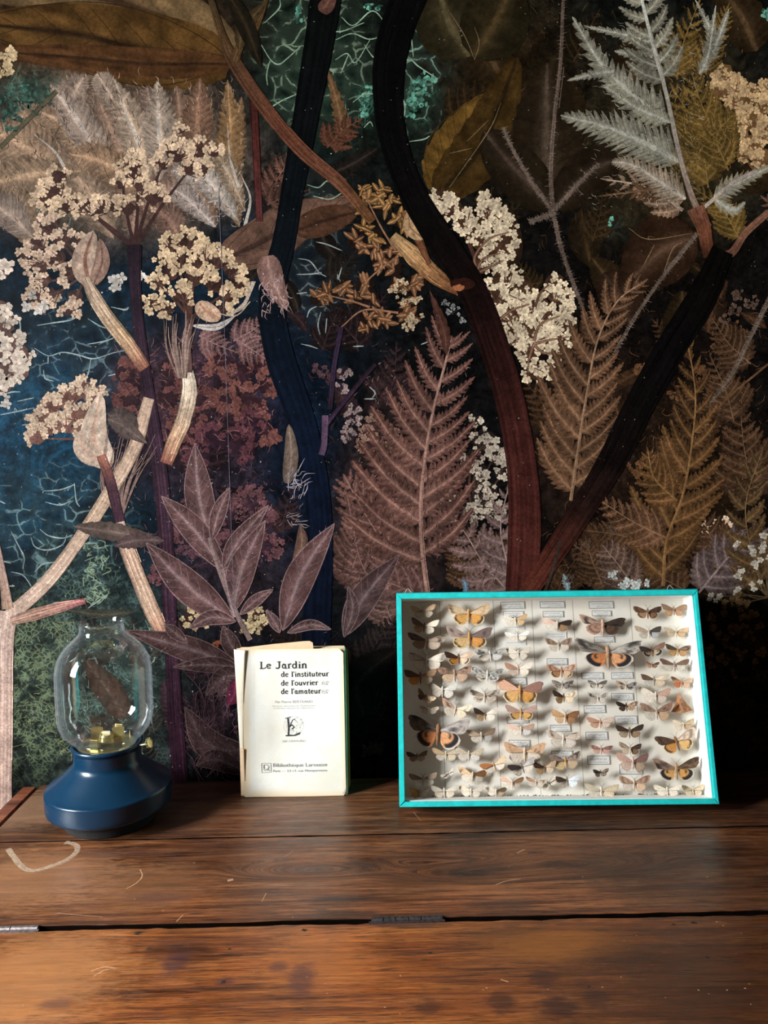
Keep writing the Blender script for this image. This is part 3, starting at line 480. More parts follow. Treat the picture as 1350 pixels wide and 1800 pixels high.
bigp([(1195, 285), (1130, 250), (1060, 222), (985, 203)], 56, teeth=16); bigp([(1178, 215), (1120, 190), (1060, 150)], 26, (126, 120, 100), teeth=10); bigp([(1205, 350), (1160, 320), (1110, 290), (1075, 285)], 36, (122, 104, 84), (170, 158, 142)); bigp([(1255, 345), (1300, 320), (1360, 290)], 26, (130, 120, 98), teeth=10); bigp([(1240, 110), (1250, 60), (1222, 0)], 18, teeth=9); bigp([(1240, 110), (1262, 70), (1281, 16)], 18, teeth=9); bigp([(1230, 130), (1245, 95), (1258, 10)], 16, teeth=9); bigp([(1255, 350), (1290, 370), (1310, 355)], 16, (130, 118, 92), teeth=8)
hair_patch(1020, 1240, 30, 370, 300, 9, .9, (140, 134, 118), -150); hair_patch(1180, 1310, 90, 330, 240, 12, 1.1, (124, 98, 56), -100); hair_patch(1020, 1240, 60, 370, 120, 9, 1.2, (40, 34, 26), -150)
stem([(1245, 400), (1218, 350), (1195, 275), (1172, 170), (1150, 90), (1128, 0)], [14, 10, 7, 6], [(112, 80, 62), (150, 138, 124), (176, 172, 158)]); stem([(1230, 372), (1260, 345), (1290, 320), (1330, 300)], 7, [(160, 144, 130)]); stem([(1222, 365), (1236, 400), (1246, 452)], [34, 26, 20], [(116, 76, 58), (110, 66, 46), (72, 40, 28)], streak=.2)
stem([(1250, 452), (1285, 445), (1310, 410), (1352, 372)], [16, 14, 12], [(96, 66, 56), (110, 74, 56), (122, 84, 66)])
# hairy petioles on the right
for p in ([(972, 372), (968, 300), (975, 200), (985, 110), (990, 0)], [(972, 372), (935, 320), (900, 260), (885, 225)], [(972, 372), (1010, 330), (1052, 288)], [(972, 372), (985, 430), (1005, 490), (1032, 562)], [(1225, 412), (1170, 480), (1115, 560), (1070, 640)], [(1355, 520), (1320, 590), (1285, 660), (1245, 710)], [(930, 390), (955, 382), (972, 375)]):
    stem(p, [9, 6], [(80, 66, 56)], streak=.4, k=4, fibre=5)
    mid = spline(p, 70); tg, nn = frame(mid); M = Motif()
    for i in range(70):
        for sg in (-1, 1): M.strip([mid[i] + R.normal(size=2) * 1.5, mid[i] + nn[i] * sg * R.uniform(3, 7) + R.normal(size=2) * 2], [1.2, .5], lin((112, 96, 84)) * R.uniform(.5, 1.2), n=3)
    M.build('printed_hairs')
stem([(1350, 640), (1290, 690), (1250, 730)], 4, [(92, 66, 42)], k=3)
# ---- the big ferns
FB, FBR = (100, 70, 61), (158, 120, 106)
fern([(735, 1060), (690, 980), (640, 900), (606, 838)], 9, lambda t, s: 84 * (1 - t) ** .6 + 6, 40, (98, 68, 60), (140, 106, 94), teeth=7, wr=.22, rw=4)
fern([(760, 1060), (700, 1030), (640, 1000), (610, 870)], 8, lambda t, s: 60 * (1 - t) ** .6 + 6, 50, (92, 64, 58), (134, 102, 92), teeth=6, wr=.24, rw=4)
fern([(895, 1040), (850, 990), (820, 940), (790, 900)], 7, lambda t, s: 62 * (1 - t) ** .7 + 6, 60, (104, 80, 74), (150, 122, 114), teeth=7, wr=.25, rw=4); fern([(900, 1020), (880, 930), (895, 850)], 6, lambda t, s: 46 * (1 - t) ** .7 + 6, 60, (104, 82, 78), (150, 126, 118), teeth=6, rw=4)
fern([(752, 1045), (742, 960), (740, 880), (748, 800), (762, 720), (786, 625), (792, 596)], 13, lambda t, s: (150 if s < 0 else 118) * (1 - t) ** .62 * (.75 + .35 * min(1, t * 4)) + 10, lambda t: 62 - 18 * t, FB, FBR, wr=.17, teeth=12, depth=.68, rw=9, curve=.22, start=.12, tipc=(88, 58, 50))
leaf([(785, 625), (780, 580), (755, 510)], 12, (74, 46, 38), (96, 64, 54), teeth=8, depth=.3); hair_patch(615, 890, 640, 1040, 300, 7, .9, (144, 110, 100), -60); hair_patch(615, 890, 640, 1040, 220, 10, 1.3, (44, 30, 28), -60)
FC, FCR = (88, 62, 44), (142, 110, 84)
fern([(1003, 880), (1016, 790), (1030, 700), (1050, 600), (1085, 530), (1134, 494)], 14, lambda t, s: (112 if s < 0 else 84) * (1 - t) ** .75 * (.8 + .3 * min(1, t * 4)) + 7, lambda t: 52 - 12 * t, FC, FCR, wr=.19, teeth=11, depth=.62, rw=6, curve=.25)
fern([(1165, 1030), (1172, 950), (1200, 870), (1216, 780), (1222, 690), (1206, 590)], 13, lambda t, s: (104 if s < 0 else 86) * (1 - t) ** .7 * (.8 + .3 * min(1, t * 4)) + 7, lambda t: 50 - 8 * t, (78, 54, 32), (128, 94, 58), wr=.20, teeth=10, depth=.6, rw=6, curve=.25)
fern([(1170, 945), (1110, 915), (1055, 880)], 7, lambda t, s: 44 * (1 - t) ** .7 + 5, 55, (86, 60, 42), (132, 98, 72), teeth=6, rw=4); fern([(1190, 880), (1150, 840), (1138, 790)], 6, lambda t, s: 40 * (1 - t) ** .7 + 5, 52, (84, 58, 34), (130, 96, 58), teeth=6, rw=4)
fern([(1120, 1040), (1085, 990), (1060, 960)], 6, lambda t, s: 46 * (1 - t) ** .7 + 5, 55, (82, 62, 52), (122, 98, 84), teeth=6, rw=4); fern([(1228, 1042), (1290, 970), (1350, 930)], 8, lambda t, s: 56 * (1 - t) ** .7 + 6, 58, (88, 72, 68), (132, 114, 110), teeth=6, rw=4); fern([(1340, 1040), (1310, 900), (1340, 790)], 8, lambda t, s: 54 * (1 - t) ** .7 + 6, 52, (72, 54, 34), (112, 88, 58), teeth=6, rw=3)
hair_patch(940, 1350, 560, 1040, 300, 7, .9, (112, 84, 58), -110)
# ---- left-hand flower heads
umbel((237, 435), [(95, 335, 30), (75, 355, 22), (120, 360, 26), (105, 310, 22), (150, 365, 24), (180, 365, 24), (205, 360, 22), (235, 300, 30), (215, 320, 20), (250, 330, 24), (270, 345, 26), (225, 365, 22), (285, 290, 22), (315, 270, 30), (350, 265, 26), (375, 265, 20), (335, 295, 24), (355, 300, 18), (300, 260, 20), (318, 228, 14), (240, 275, 18)], 7.0, CREAM, (66, 44, 42), dens=1.0, dark=(70, 48, 42), rayw=7, rays=4, backing=.6)
umbel((152, 480), [(85, 400, 24), (65, 430, 22), (110, 420, 24), (70, 465, 26), (100, 455, 24), (120, 480, 24), (75, 495, 22), (60, 520, 22), (95, 520, 22), (135, 520, 22), (125, 545, 20), (95, 390, 16), (140, 420, 16), (45, 450, 14)], 7.0, (228, 194, 166), (88, 62, 54), dens=.95, dark=(66, 46, 44), rayw=5, rays=2, backing=.65)
umbel((335, 560), [(300, 430, 24), (330, 425, 26), (365, 445, 26), (350, 460, 24), (385, 460, 26), (410, 480, 22), (420, 500, 18), (315, 460, 26), (300, 480, 24), (280, 500, 22), (270, 530, 22), (290, 545, 20), (340, 490, 26), (375, 500, 24), (400, 520, 22), (320, 520, 24), (395, 545, 18), (290, 455, 18)], 7.0, (236, 202, 162), (80, 54, 46), dens=1.0, dark=(58, 38, 34), rayw=6, rays=3, backing=.65)
umbel((165, 770), [(70, 740, 22), (90, 715, 24), (120, 700, 26), (145, 685, 24), (165, 700, 20), (65, 770, 18), (105, 745, 24), (130, 730, 24), (155, 725, 20), (85, 755, 16), (140, 755, 18), (175, 690, 14), (60, 755, 14)], 6.8, (238, 206, 176), (110, 70, 62), dens=1.1, dark=(120, 86, 74), rayw=4)
umbel(None, [(8, 570, 24), (22, 600, 20), (5, 620, 24), (35, 620, 18), (15, 650, 24), (45, 630, 14), (5, 680, 18), (40, 655, 14), (0, 545, 20), (8, 475, 16)], 11, (238, 216, 196), (104, 74, 66), dens=1.1, dark=(96, 70, 62)); umbel(None, [(12, 98, 14), (5, 118, 16), (24, 92, 10)], 9, (220, 190, 146), (90, 62, 46), dens=1., dark=(70, 50, 38))
umbel(None, [(10, 705, 10), (205, 500, 12), (212, 490, 10), (248, 490, 8), (50, 530, 14), (80, 545, 14)], 9, (228, 216, 204), (104, 84, 80), dens=.7, fill=False, petals=4); umbel(None, [(340, 1075, 16), (350, 1095, 14), (330, 1090, 12), (365, 1085, 12), (445, 1080, 18), (450, 1100, 18), (430, 1105, 14), (462, 1090, 12)], 6.5, (232, 204, 156), (90, 60, 50), dens=1.1, dark=(60, 38, 36)); umbel(None, [(395, 1130, 12), (375, 1135, 10)], 4, (150, 88, 62), (90, 50, 40))
# papery bracts
leaf([(158, 500), (150, 455), (165, 405)], 24, (186, 158, 138), (128, 92, 76), kind='broad', slant=.1, ribw=.12); leaf([(165, 500), (180, 460), (176, 420)], 14, (150, 120, 104), (110, 80, 70), kind='broad'); leaf([(190, 820), (165, 770), (178, 690)], 26, (222, 196, 174), (206, 168, 146), kind='broad', slant=.1, ribw=.14); leaf([(178, 815), (148, 790), (140, 760)], 18, (214, 186, 164), (200, 162, 142), kind='broad'); leaf([(388, 560), (360, 545), (350, 530)], 16, (214, 176, 148), (196, 140, 112), kind='broad')
M = Motif(); leaf_into(M, [(335, 572), (380, 575), (415, 555)], 6, (206, 196, 186), (150, 130, 120)); M.build('printed_leaf')
# ---- pale and dark stems, left side
stem([(237, 430), (238, 500), (245, 580), (262, 700), (280, 820), (293, 960), (300, 1100), (308, 1250), (318, 1390)], [26, 20, 20, 22, 26, 26, 24, 26, 30], [(40, 28, 36), (44, 30, 40), (62, 42, 54), (64, 42, 54), (58, 36, 48), (54, 30, 42)], streak=.22, fibre=14)
stem([(150, 488), (165, 520), (190, 560), (225, 605), (255, 648)], [14, 24, 26, 26, 22], [(188, 160, 138), (196, 168, 142), (206, 170, 134), (160, 104, 84)], streak=.26, fibre=6); stem([(330, 652), (333, 690), (322, 740), (305, 780), (292, 815)], [20, 27, 27, 26, 22], [(226, 206, 184), (220, 194, 168), (206, 164, 132), (150, 92, 78)], streak=.22, fibre=6)
stem([(335, 560), (330, 600), (332, 655)], [14, 12, 14], [(84, 60, 58), (92, 66, 62)], streak=.3)
M = Motif()
for k in range(26): x = R.uniform(-26, 18); M.strip([(322 + x * .35, 665), (318 + x, 610 + R.uniform(-10, 10)), (322 + x * 1.4 + R.uniform(-8, 8), 545 + R.uniform(0, 60))], [2.4, 2, .8], lin((150, 124, 112)) * R.uniform(.5, 1.2), n=12, d=(k % 4) * 4e-6)
for k in range(30): x = R.uniform(-30, 40); M.strip([(212, 915), (205 + x * .9, 850 + R.uniform(-8, 8)), (225 + x * 1.3, 760 + R.uniform(-15, 50))], [2.4, 2, .8], lin((158, 128, 118)) * R.uniform(.5, 1.2), n=12, d=(k % 4) * 4e-6)
for k in range(10): M.strip([(400 + R.uniform(-4, 4), 555), (430, 535 + R.uniform(-6, 6)), (445 + R.uniform(-6, 6), 495)], [1.6, 1.2], lin((196, 176, 158)), n=10)
M.strip([(440, 530), (415, 555), (380, 550)], 2, lin((190, 170, 150)), n=12); M.build('printed_stem_fibres')
stem([(262, 700), (235, 790), (190, 870), (145, 940), (85, 1020), (18, 1082)], [20, 24, 24, 24, 24, 26], [(196, 164, 142), (206, 174, 150), (210, 178, 152), (216, 184, 162), (222, 190, 170)], streak=.16, fibre=8); leaf([(235, 770), (215, 740), (190, 730)], 24, (86, 72, 68), (120, 104, 98), kind='broad', teeth=6, depth=.12); leaf([(260, 780), (215, 748), (188, 735)], 14, (98, 82, 76), (120, 104, 96))
stem([(178, 800), (195, 850), (212, 920)], [16, 20, 18], [(160, 104, 86), (84, 56, 62), (72, 46, 58)], streak=.2); stem([(210, 918), (222, 960), (245, 1020), (268, 1075), (285, 1112)], [18, 26, 28, 28, 22], [(214, 186, 166), (206, 168, 144), (212, 178, 152), (196, 144, 118)], streak=.26, fibre=8)
leaf([(130, 925), (200, 935), (290, 950)], 18, (96, 80, 72), (130, 110, 100), teeth=9, depth=.2); leaf([(290, 950), (240, 950), (200, 960)], 16, (90, 72, 70), (120, 100, 94), teeth=7, depth=.3); leaf([(240, 1075), (180, 1080), (115, 1072)], 10, (66, 66, 56), (88, 84, 70), teeth=7, depth=.2); leaf([(222, 1262), (192, 1215), (150, 1160)], 24, (80, 68, 58), (104, 88, 76), kind='broad', outline=(78, 58, 52))
stem([(14, 1070), (8, 1030), (-6, 960)], [22, 16, 14], [(196, 160, 136), (190, 158, 146)], streak=.18); stem([(16, 1075), (8, 1130), (6, 1250), (4, 1460)], [34, 34, 34, 34], [(226, 196, 178), (220, 188, 172), (214, 180, 164), (206, 172, 156)], streak=.16, fibre=8); stem([(20, 1092), (60, 1080), (110, 1066), (150, 1056)], [14, 22, 18, 10], [(196, 156, 136), (190, 146, 128), (170, 104, 108)], streak=.3, fibre=5)
# ---- near-black stems
stem([(575, -20), (560, 80), (535, 220), (515, 330), (500, 420), (478, 520), (490, 620), (530, 740), (555, 850), (562, 960), (556, 1120), (560, 1200)], [56, 50, 44, 40, 40, 46, 50, 48, 46, 46, 50, 52], [(7, 9, 8), (8, 9, 10), (9, 14, 18), (9, 16, 26), (11, 20, 36), (12, 18, 34), (10, 13, 22)], streak=.2, edge=.2)
leaf([(560, 18), (575, 8), (590, -30)], 14, (92, 62, 52), (110, 76, 62), kind='broad')
leaf([(470, 450), (478, 490), (505, 545)], 22, (136, 102, 92), (170, 134, 122), kind='broad', slant=0); hair_patch(460, 505, 480, 545, 60, 14, 1.6, (176, 146, 140), 70, cover=False)
stem([(445, 165), (450, 260), (456, 390)], [14, 13, 12], [(66, 32, 28), (78, 38, 34), (92, 50, 48)], streak=.3)
stem([(365, -20), (390, 60), (412, 110), (470, 195), (530, 265), (600, 325), (655, 390)], [10, 14, 24, 26, 24, 22, 16], [(58, 46, 30), (76, 54, 34), (86, 56, 40), (98, 58, 42), (96, 60, 44), (112, 76, 48)], streak=.34, fibre=10); stem([(412, 108), (425, 75), (450, 50), (475, -20)], [18, 12, 8], [(84, 60, 38), (70, 52, 30)], streak=.3)
leaf([(420, 90), (430, 50), (470, 0)], 14, (60, 46, 28), (84, 66, 40)); leaf([(460, 120), (430, 40), (395, -20)], 16, (30, 24, 16), (50, 40, 26))
stem([(690, 415), (730, 452), (765, 485), (808, 512)], [18, 34, 30, 18], [(176, 140, 98), (164, 124, 84), (148, 104, 68), (110, 66, 42)], streak=.3, fibre=8); stem([(712, 370), (735, 420), (755, 465)], [20, 16, 8], [(110, 76, 50), (104, 66, 44), (96, 58, 40)], streak=.35)
leaf([(745, 420), (722, 400), (718, 372)], 13, (176, 140, 104), (130, 96, 66), kind='broad')
stem([(600, 575), (588, 640), (580, 720)], 9, [(52, 38, 56), (62, 46, 66), (44, 32, 44)], streak=.3); stem([(660, 640), (610, 700), (575, 745)], 8, [(42, 30, 38), (58, 40, 60)], streak=.3); stem([(572, 730), (570, 780), (565, 800)], 12, [(96, 72, 92), (70, 52, 70)], streak=.4)
leaf([(505, 850), (512, 800), (508, 745)], 13, (112, 94, 82), (140, 120, 106), kind='broad'); leaf([(510, 1030), (530, 960), (528, 920)], 11, (104, 78, 66), (130, 100, 86)); hair_patch(500, 535, 830, 880, 26, 20, 1.6, (160, 150, 160), -55, cover=False); hair_patch(500, 540, 900, 925, 14, 18, 1.4, (150, 136, 140), 10, cover=False)
stem([(725, -20), (695, 60), (682, 140), (690, 240), (725, 340), (780, 430), (830, 510), (872, 620), (900, 720), (918, 830), (922, 930), (916, 1050)], [62, 58, 54, 48, 48, 52, 54, 52, 52, 54, 58, 56], [(7, 6, 6), (7, 6, 6), (7, 6, 6), (9, 7, 7), (13, 9, 8), (22, 11, 10), (42, 20, 17), (62, 30, 26), (70, 34, 29), (66, 31, 26)], streak=.24, edge=.35, fibre=10)
blobm = Motif(); blob(blobm, 812, 500, 24, 11, (44, 22, 16), jag=.15); blob(blobm, 806, 506, 10, 6, (150, 92, 60), d=8e-6, jag=.2); blobm.build('printed_stem_node')
stem([(1270, 440), (1235, 520), (1180, 610), (1125, 710), (1075, 810), (1020, 900), (965, 985), (915, 1060)], [40, 50, 54, 52, 50, 44, 38, 30], [(7, 6, 5), (8, 6, 5), (9, 7, 7), (12, 8, 8), (16, 10, 9), (34, 19, 16), (72, 36, 28), (84, 42, 32)], streak=.24, edge=.3, fibre=6)
stem([(958, 1040), (975, 990), (985, 950)], 6, [(60, 46, 40)], k=3)
# ---- lanceolate pressed leaves, lower left
LV, LR, LO = (98, 70, 68), (150, 122, 120), (142, 114, 112)
for base, mid_, tip, hw in [((372, 965), (350, 870), (343, 780), 25), ((398, 1005), (340, 930), (284, 872), 22), ((412, 1092), (330, 1030), (257, 954), 28), ((372, 950), (385, 900), (404, 857), 13), ((392, 1000), (420, 950), (472, 888), 16), ((410, 1075), (425, 1000), (466, 915), 24), ((422, 1080), (450, 1055), (480, 1036), 10), ((497, 1108), (530, 1010), (588, 920), 26), ((604, 1118), (640, 1050), (702, 975), 24), ((415, 1092), (372, 1085), (333, 1104), 13), ((422, 1172), (330, 1140), (222, 1108), 22), ((425, 1175), (370, 1168), (305, 1172), 14), ((330, 1130), (305, 1110), (290, 1098), 10), ((440, 1320), (370, 1310), (325, 1243), 26), ((440, 1360), (380, 1335), (345, 1345), 18), ((430, 1190), (395, 1190), (362, 1222), 18), ((430, 1220), (400, 1210), (385, 1222), 14), ((425, 1165), (405, 1130), (392, 1100), 15), ((492, 1112), (482, 1092), (468, 1072), 9), ((505, 1112), (545, 1098), (582, 1106), 9), ((605, 1120), (620, 1070), (612, 1030), 11)]:
    dk = .8 if base[1] > 1115 or base[0] > 590 else 1.0
    leaf([base, mid_, tip], hw, tuple(np.array(LV) * dk), tuple(np.array(LR) * dk), outline=tuple(np.array(LO) * dk), mott=.2, slant=.15, ribw=.05)
stem([(368, 945), (385, 1000), (412, 1070), (440, 1125)], [7, 8, 9, 9], [(158, 132, 128), (150, 122, 116)], k=4); stem([(392, 1000), (400, 1040), (412, 1085)], 6, [(146, 122, 120)], k=3); stem([(425, 1000), (412, 1060), (418, 1090)], 4, [(146, 122, 120)], k=3)
hair_patch(270, 600, 800, 1180, 130, 7, .9, (150, 124, 124), -50, var=.3)
hair_patch(340, 420, 1200, 1380, 90, 40, 1.6, (96, 70, 76), -80, cover=False); hair_patch(430, 700, 1120, 1380, 120, 30, 1.6, (36, 28, 28), -80, cover=False); leaf([(640, 1260), (630, 1200), (700, 1140)], 36, (26, 20, 18), (44, 34, 30), kind='broad'); leaf([(400, 1240), (412, 1220), (415, 1190)], 14, (110, 44, 66), (140, 66, 86))
# ---- small pale flowers at the lower right
umbel(None, [(1077, 1012, 9), (1095, 1028, 8), (1105, 1022, 6), (1128, 1024, 9), (1117, 1030, 6)], 6, (204, 204, 196), (96, 86, 80), fill=False, dens=1.1, petals=4); leaf([(998, 1042), (996, 1025), (990, 1008)], 9, (104, 116, 118), (150, 160, 162), teeth=6, depth=.5); leaf([(820, 1045), (818, 1030), (815, 1018)], 7, (92, 112, 128), (120, 140, 156), teeth=4, depth=.4)
umbel((1350, 1050), [(1297, 962, 9), (1305, 1010, 10), (1322, 968, 8), (1342, 965, 10), (1345, 985, 10), (1325, 995, 8), (1265, 1055, 9), (1250, 1050, 8), (1340, 945, 8), (1300, 1040, 9), (1330, 1030, 10)], 6, (186, 176, 158), (82, 66, 46), fill=False, dens=1., rayw=2.5)
umbel((1350, 1150), [(1250 + R.uniform(0, 100), 1050 + R.uniform(0, 140), R.uniform(6, 12)) for _ in range(34)], 5, (112, 88, 56), (52, 40, 24), fill=False, dens=.9, rayw=1.6)
umbel((1300, 1400), [(1262 + R.uniform(0, 90), 1190 + R.uniform(0, 180), R.uniform(5, 9)) for _ in range(24)], 4.5, (58, 46, 30), (34, 27, 18), fill=False, dens=.8, rayw=1.4)
umbel(None, [(1000, 1018, 8), (1030, 955, 9), (1080, 930, 8), (1300, 520, 12), (1290, 545, 12), (1320, 530, 14), (1275, 560, 10)], 4, (92, 72, 60), (50, 38, 30), fill=False, dens=1.)
speckle(0, 480, 480, 1350, 330, 1.1, [(190, 190, 196), (140, 140, 160), (170, 150, 140)]); speckle(480, 1000, 0, 1040, 300, 1., [(150, 146, 140), (110, 96, 90), (120, 130, 120)]); speckle(1000, 1350, 0, 1100, 220, .9, [(96, 82, 66), (120, 110, 96)])
# the joint between two lengths of paper
M = Motif(); M.strip([(384, 330), (394, 560), (403, 820), (412, 1080)], .9, lin((120, 112, 124)), n=30); M.build('paper_seam')
# ------------------------------------------------------------------ the old wooden table with hinged lid
def wood(name, dark, mid, light, spots=(), rough=.36, seed=0., knots=(), tone=.72):
    t = NT(name); co = t.coord('Object')
    v = t.mapping(co, (1, 1, 1), (seed, seed * .7, 0))
    if knots:                                # the grain bends around each knot
        for (kx, ky, r) in knots:
            d = t.n('ShaderNodeVectorMath', {0: co, 1: (kx, ky, 0)}, operation='SUBTRACT').outputs[0]
            ds = t.mapping(d, (.35, 1.6, 0))
            ln = t.n('ShaderNodeVectorMath', {0: ds}, operation='LENGTH').outputs['Value']
            f = t.maprange(ln, 0, r * 2.2, .07, 0)
            off = t.n('ShaderNodeCombineXYZ', {1: t.math('MULTIPLY', f, 1.)}).outputs[0]
            v = t.n('ShaderNodeVectorMath', {0: v, 1: off}, operation='ADD').outputs[0]
    g1 = t.noise(t.mapping(v, (1.6, 26, 8)), 2.2, 6, .6, 1.1)
    g2 = t.noise(t.mapping(v, (5, 130, 30)), 2.6, 5, .65, .4)
    g3 = t.noise(t.mapping(v, (16, 520, 40)), 2.6, 3, .6)
    g4 = t.noise(t.mapping(v, (2.2, 60, 8)), 3.1, 7, .7, 2.2)
    blot = t.noise(v, 6.5, 4, .6)
    f = t.math('ADD', t.math('MULTIPLY', g1, .62), t.math('MULTIPLY', g2, .38))
    c = t.ramp(f, [(.36, tuple(lin(dark))), (.48, tuple(lin(mid))), (.61, tuple(lin(light)))])
    c = t.mix(1., c, t.ramp(blot, [(.26, (.36, .32, .30)), (.50, (1, 1, 1)), (.74, (1.4, 1.2, 1.0))]), 'MULTIPLY')
    c = t.mix(t.maprange(g4, .52, .63, 0, .75), c, tuple(lin(dark)))
    pore = t.maprange(g3, .54, .62, 0, .85)
    c = t.mix(pore, c, tuple(lin((26, 13, 8))))
    wear = t.maprange(t.noise(t.mapping(v, (3, 9, 3)), 9, 6, .75), .64, .76, 0, .35)
    c = t.mix(wear, c, tuple(lin((188, 150, 112))))
    rag = t.math('MULTIPLY', t.math('SUBTRACT', t.noise(t.mapping(co, (2, 8, 1)), 40, 3, .7), .5), 1.3)
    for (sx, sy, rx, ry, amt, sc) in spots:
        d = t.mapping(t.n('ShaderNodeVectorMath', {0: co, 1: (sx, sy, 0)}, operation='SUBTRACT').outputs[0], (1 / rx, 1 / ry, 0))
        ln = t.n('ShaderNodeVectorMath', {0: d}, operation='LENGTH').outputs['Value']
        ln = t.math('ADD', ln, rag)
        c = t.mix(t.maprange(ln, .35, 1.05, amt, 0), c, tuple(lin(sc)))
    h = t.math('ADD', t.math('MULTIPLY', g2, .6), t.math('MULTIPLY', g3, .5))
    h = t.math('ADD', h, t.math('MULTIPLY', t.noise(v, 30, 3), .5))
    rg = t.maprange(t.noise(t.mapping(v, (2, 6, 2)), 12, 5, .7), .3, .7, rough - .08, rough + .16)
    c = t.n('ShaderNodeVectorMath', {0: c, 'Scale': tone}, operation='SCALE').outputs[0]
    t.set(Base_Color=c, Roughness=rg, Specular_IOR_Level=.6); t.bump(h, .5, .0008); return t.m
TYAW = math.radians(.6)
table = empty('wooden_table', (0, .885, FLOOR), (0, 0, TYAW))
tag(table, 'old dark brown plank-topped wooden table with hinged lid under the lamp, book and moth case', 'table')
ZT = -FLOOR                                   # table-top height in the table's own frame
def tl(px, py):                               # pixel -> table frame (top surface)
    p = T(px, py); x, y = p[0], p[1] - .885
    c, s = math.cos(-TYAW), math.sin(-TYAW); return (c * x - s * y, s * x + c * y)
rng = random.Random(7)
def board(name, x0, x1, y0, y1, mat, th=.024, jit=.0006, step=.012, bevel=.0016, dip=()):
    n = max(2, int((x1 - x0) / step)); bm = bmesh.new(); rows = []
    def prof(): return rng.uniform(-jit, jit)
    a0 = a1 = 0
    for i in range(n + 1):
        x = x0 + (x1 - x0) * i / n; a0 = .6 * a0 + prof(); a1 = .6 * a1 + prof()
        ya, yb = y0 + a0, y1 + a1
        for (dx, dy) in dip:
            if abs(x - dx) < .03: ya += dy * math.exp(-((x - dx) / .008) ** 2)
        b = bevel * rng.uniform(.7, 1.4)
        pts = [(ya, -th), (ya, -b), (ya + b * .35, -b * .35), (ya + b * 1.2, 0), ((ya + yb) / 2, 0), (yb - b * 1.2, 0), (yb - b * .35, -b * .35), (yb, -b), (yb, -th)]
        rows.append([bm.verts.new((x, y, ZT + z)) for y, z in pts])
    for r0, r1 in zip(rows, rows[1:]):
        for k in range(len(r0) - 1): bm.faces.new((r0[k], r1[k], r1[k + 1], r0[k + 1]))
        bm.faces.new((r0[-1], r1[-1], r1[0], r0[0]))
    bm.faces.new(rows[0]); bm.faces.new(rows[-1][::-1])
    o = from_bm(name, bm, mat, table); o.data.materials.append(m_shade_grime)
    for p in o.data.polygons:                 # near-black colour paints the joint's shade, with old dirt, on the sawn edges
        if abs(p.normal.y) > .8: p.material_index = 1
    return o
def sp(px, py, rx, ry, amt, c): x, y = tl(px, py); return (x, y, rx, ry, amt, c)
DK = (38, 20, 14); PU = (62, 34, 40)
m_back = wood('old_brown_wood', (42, 22, 12), (98, 58, 34), (142, 92, 58), [sp(1100, 1440, .25, .03, .55, DK), sp(60, 1420, .10, .07, .55, (168, 128, 98)), sp(330, 1440, .07, .05, .35, (120, 84, 60)), sp(880, 1462, .03, .006, .7, (18, 12, 14))], seed=1.3)  # widest spots paint the light falloff: paler at left, darker at right
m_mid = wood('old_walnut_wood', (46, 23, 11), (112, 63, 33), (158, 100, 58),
    [sp(60, 1540, .13, .08, .5, (176, 126, 88)), sp(250, 1560, .10, .06, .3, (168, 116, 76)), sp(1280, 1540, .2, .12, .5, (48, 28, 18)), sp(200, 1500, .06, .012, .5, (78, 52, 48)), sp(280, 1580, .05, .012, .5, (84, 52, 46)), sp(640, 1520, .03, .02, .6, DK), sp(820, 1535, .03, .010, .75, (30, 17, 12)), sp(990, 1520, .035, .012, .6, (46, 24, 16)),  # broad pale left and dark right spots put uneven light into the colour
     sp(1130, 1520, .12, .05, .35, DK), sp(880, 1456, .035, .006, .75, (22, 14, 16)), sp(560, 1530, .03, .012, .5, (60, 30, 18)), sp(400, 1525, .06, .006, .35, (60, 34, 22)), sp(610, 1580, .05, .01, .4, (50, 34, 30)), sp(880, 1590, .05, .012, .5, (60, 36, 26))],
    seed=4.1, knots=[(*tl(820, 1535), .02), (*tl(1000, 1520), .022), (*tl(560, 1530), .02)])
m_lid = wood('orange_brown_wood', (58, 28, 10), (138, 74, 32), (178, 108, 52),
    [sp(60, 1720, .10, .10, .5, (196, 134, 82)), sp(560, 1690, .07, .05, .4, (190, 112, 48)), sp(1300, 1720, .22, .2, .62, (58, 32, 16)), sp(1000, 1740, .2, .1, .35, (80, 44, 22)), sp(980, 1660, .09, .03, .35, (196, 118, 40)), sp(310, 1690, .016, .02, .6, PU), sp(395, 1725, .012, .008, .55, PU), sp(530, 1720, .016, .03, .65, PU), sp(490, 1700, .012, .01, .55, PU), sp(100, 1765, .02, .01, .5, PU), sp(880, 1760, .016, .016, .65, (44, 24, 22)), sp(980, 1770, .02, .02, .7, (46, 22, 22)), sp(955, 1720, .016, .016, .6, (50, 26, 24)), sp(755, 1770, .014, .012, .55, (44, 24, 22)), sp(1050, 1755, .014, .018, .5, (44, 24, 22)), sp(1090, 1680, .05, .03, .45, DK), sp(1250, 1720, .09, .08, .45, (46, 24, 12)), sp(720, 1625, .05, .008, .6, (56, 42, 40)), sp(243, 1640, .005, .003, .9, (30, 18, 14)), sp(880, 1640, .06, .012, .4, (66, 42, 14))],  # the big soft spots paint light at the left and shade at the right
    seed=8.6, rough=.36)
m_end = wood('reddish_end_grain', (70, 32, 20), (132, 72, 48), (168, 104, 76), seed=2.2)
m_shade_grime = plain('joint_shade_grime', (12, 8, 6), 1.); m_shade_grime.node_tree.nodes['Principled BSDF'].inputs['Specular IOR Level'].default_value = 0; XL_T, XR_T = -.482, .92
y_seam, y_gap, y_back = tl(675, 1466)[1], tl(675, 1618)[1], .157
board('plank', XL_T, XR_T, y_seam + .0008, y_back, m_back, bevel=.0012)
board('plank', XL_T, XR_T, y_gap + .0028, y_seam - .0008, m_mid, bevel=.0012)
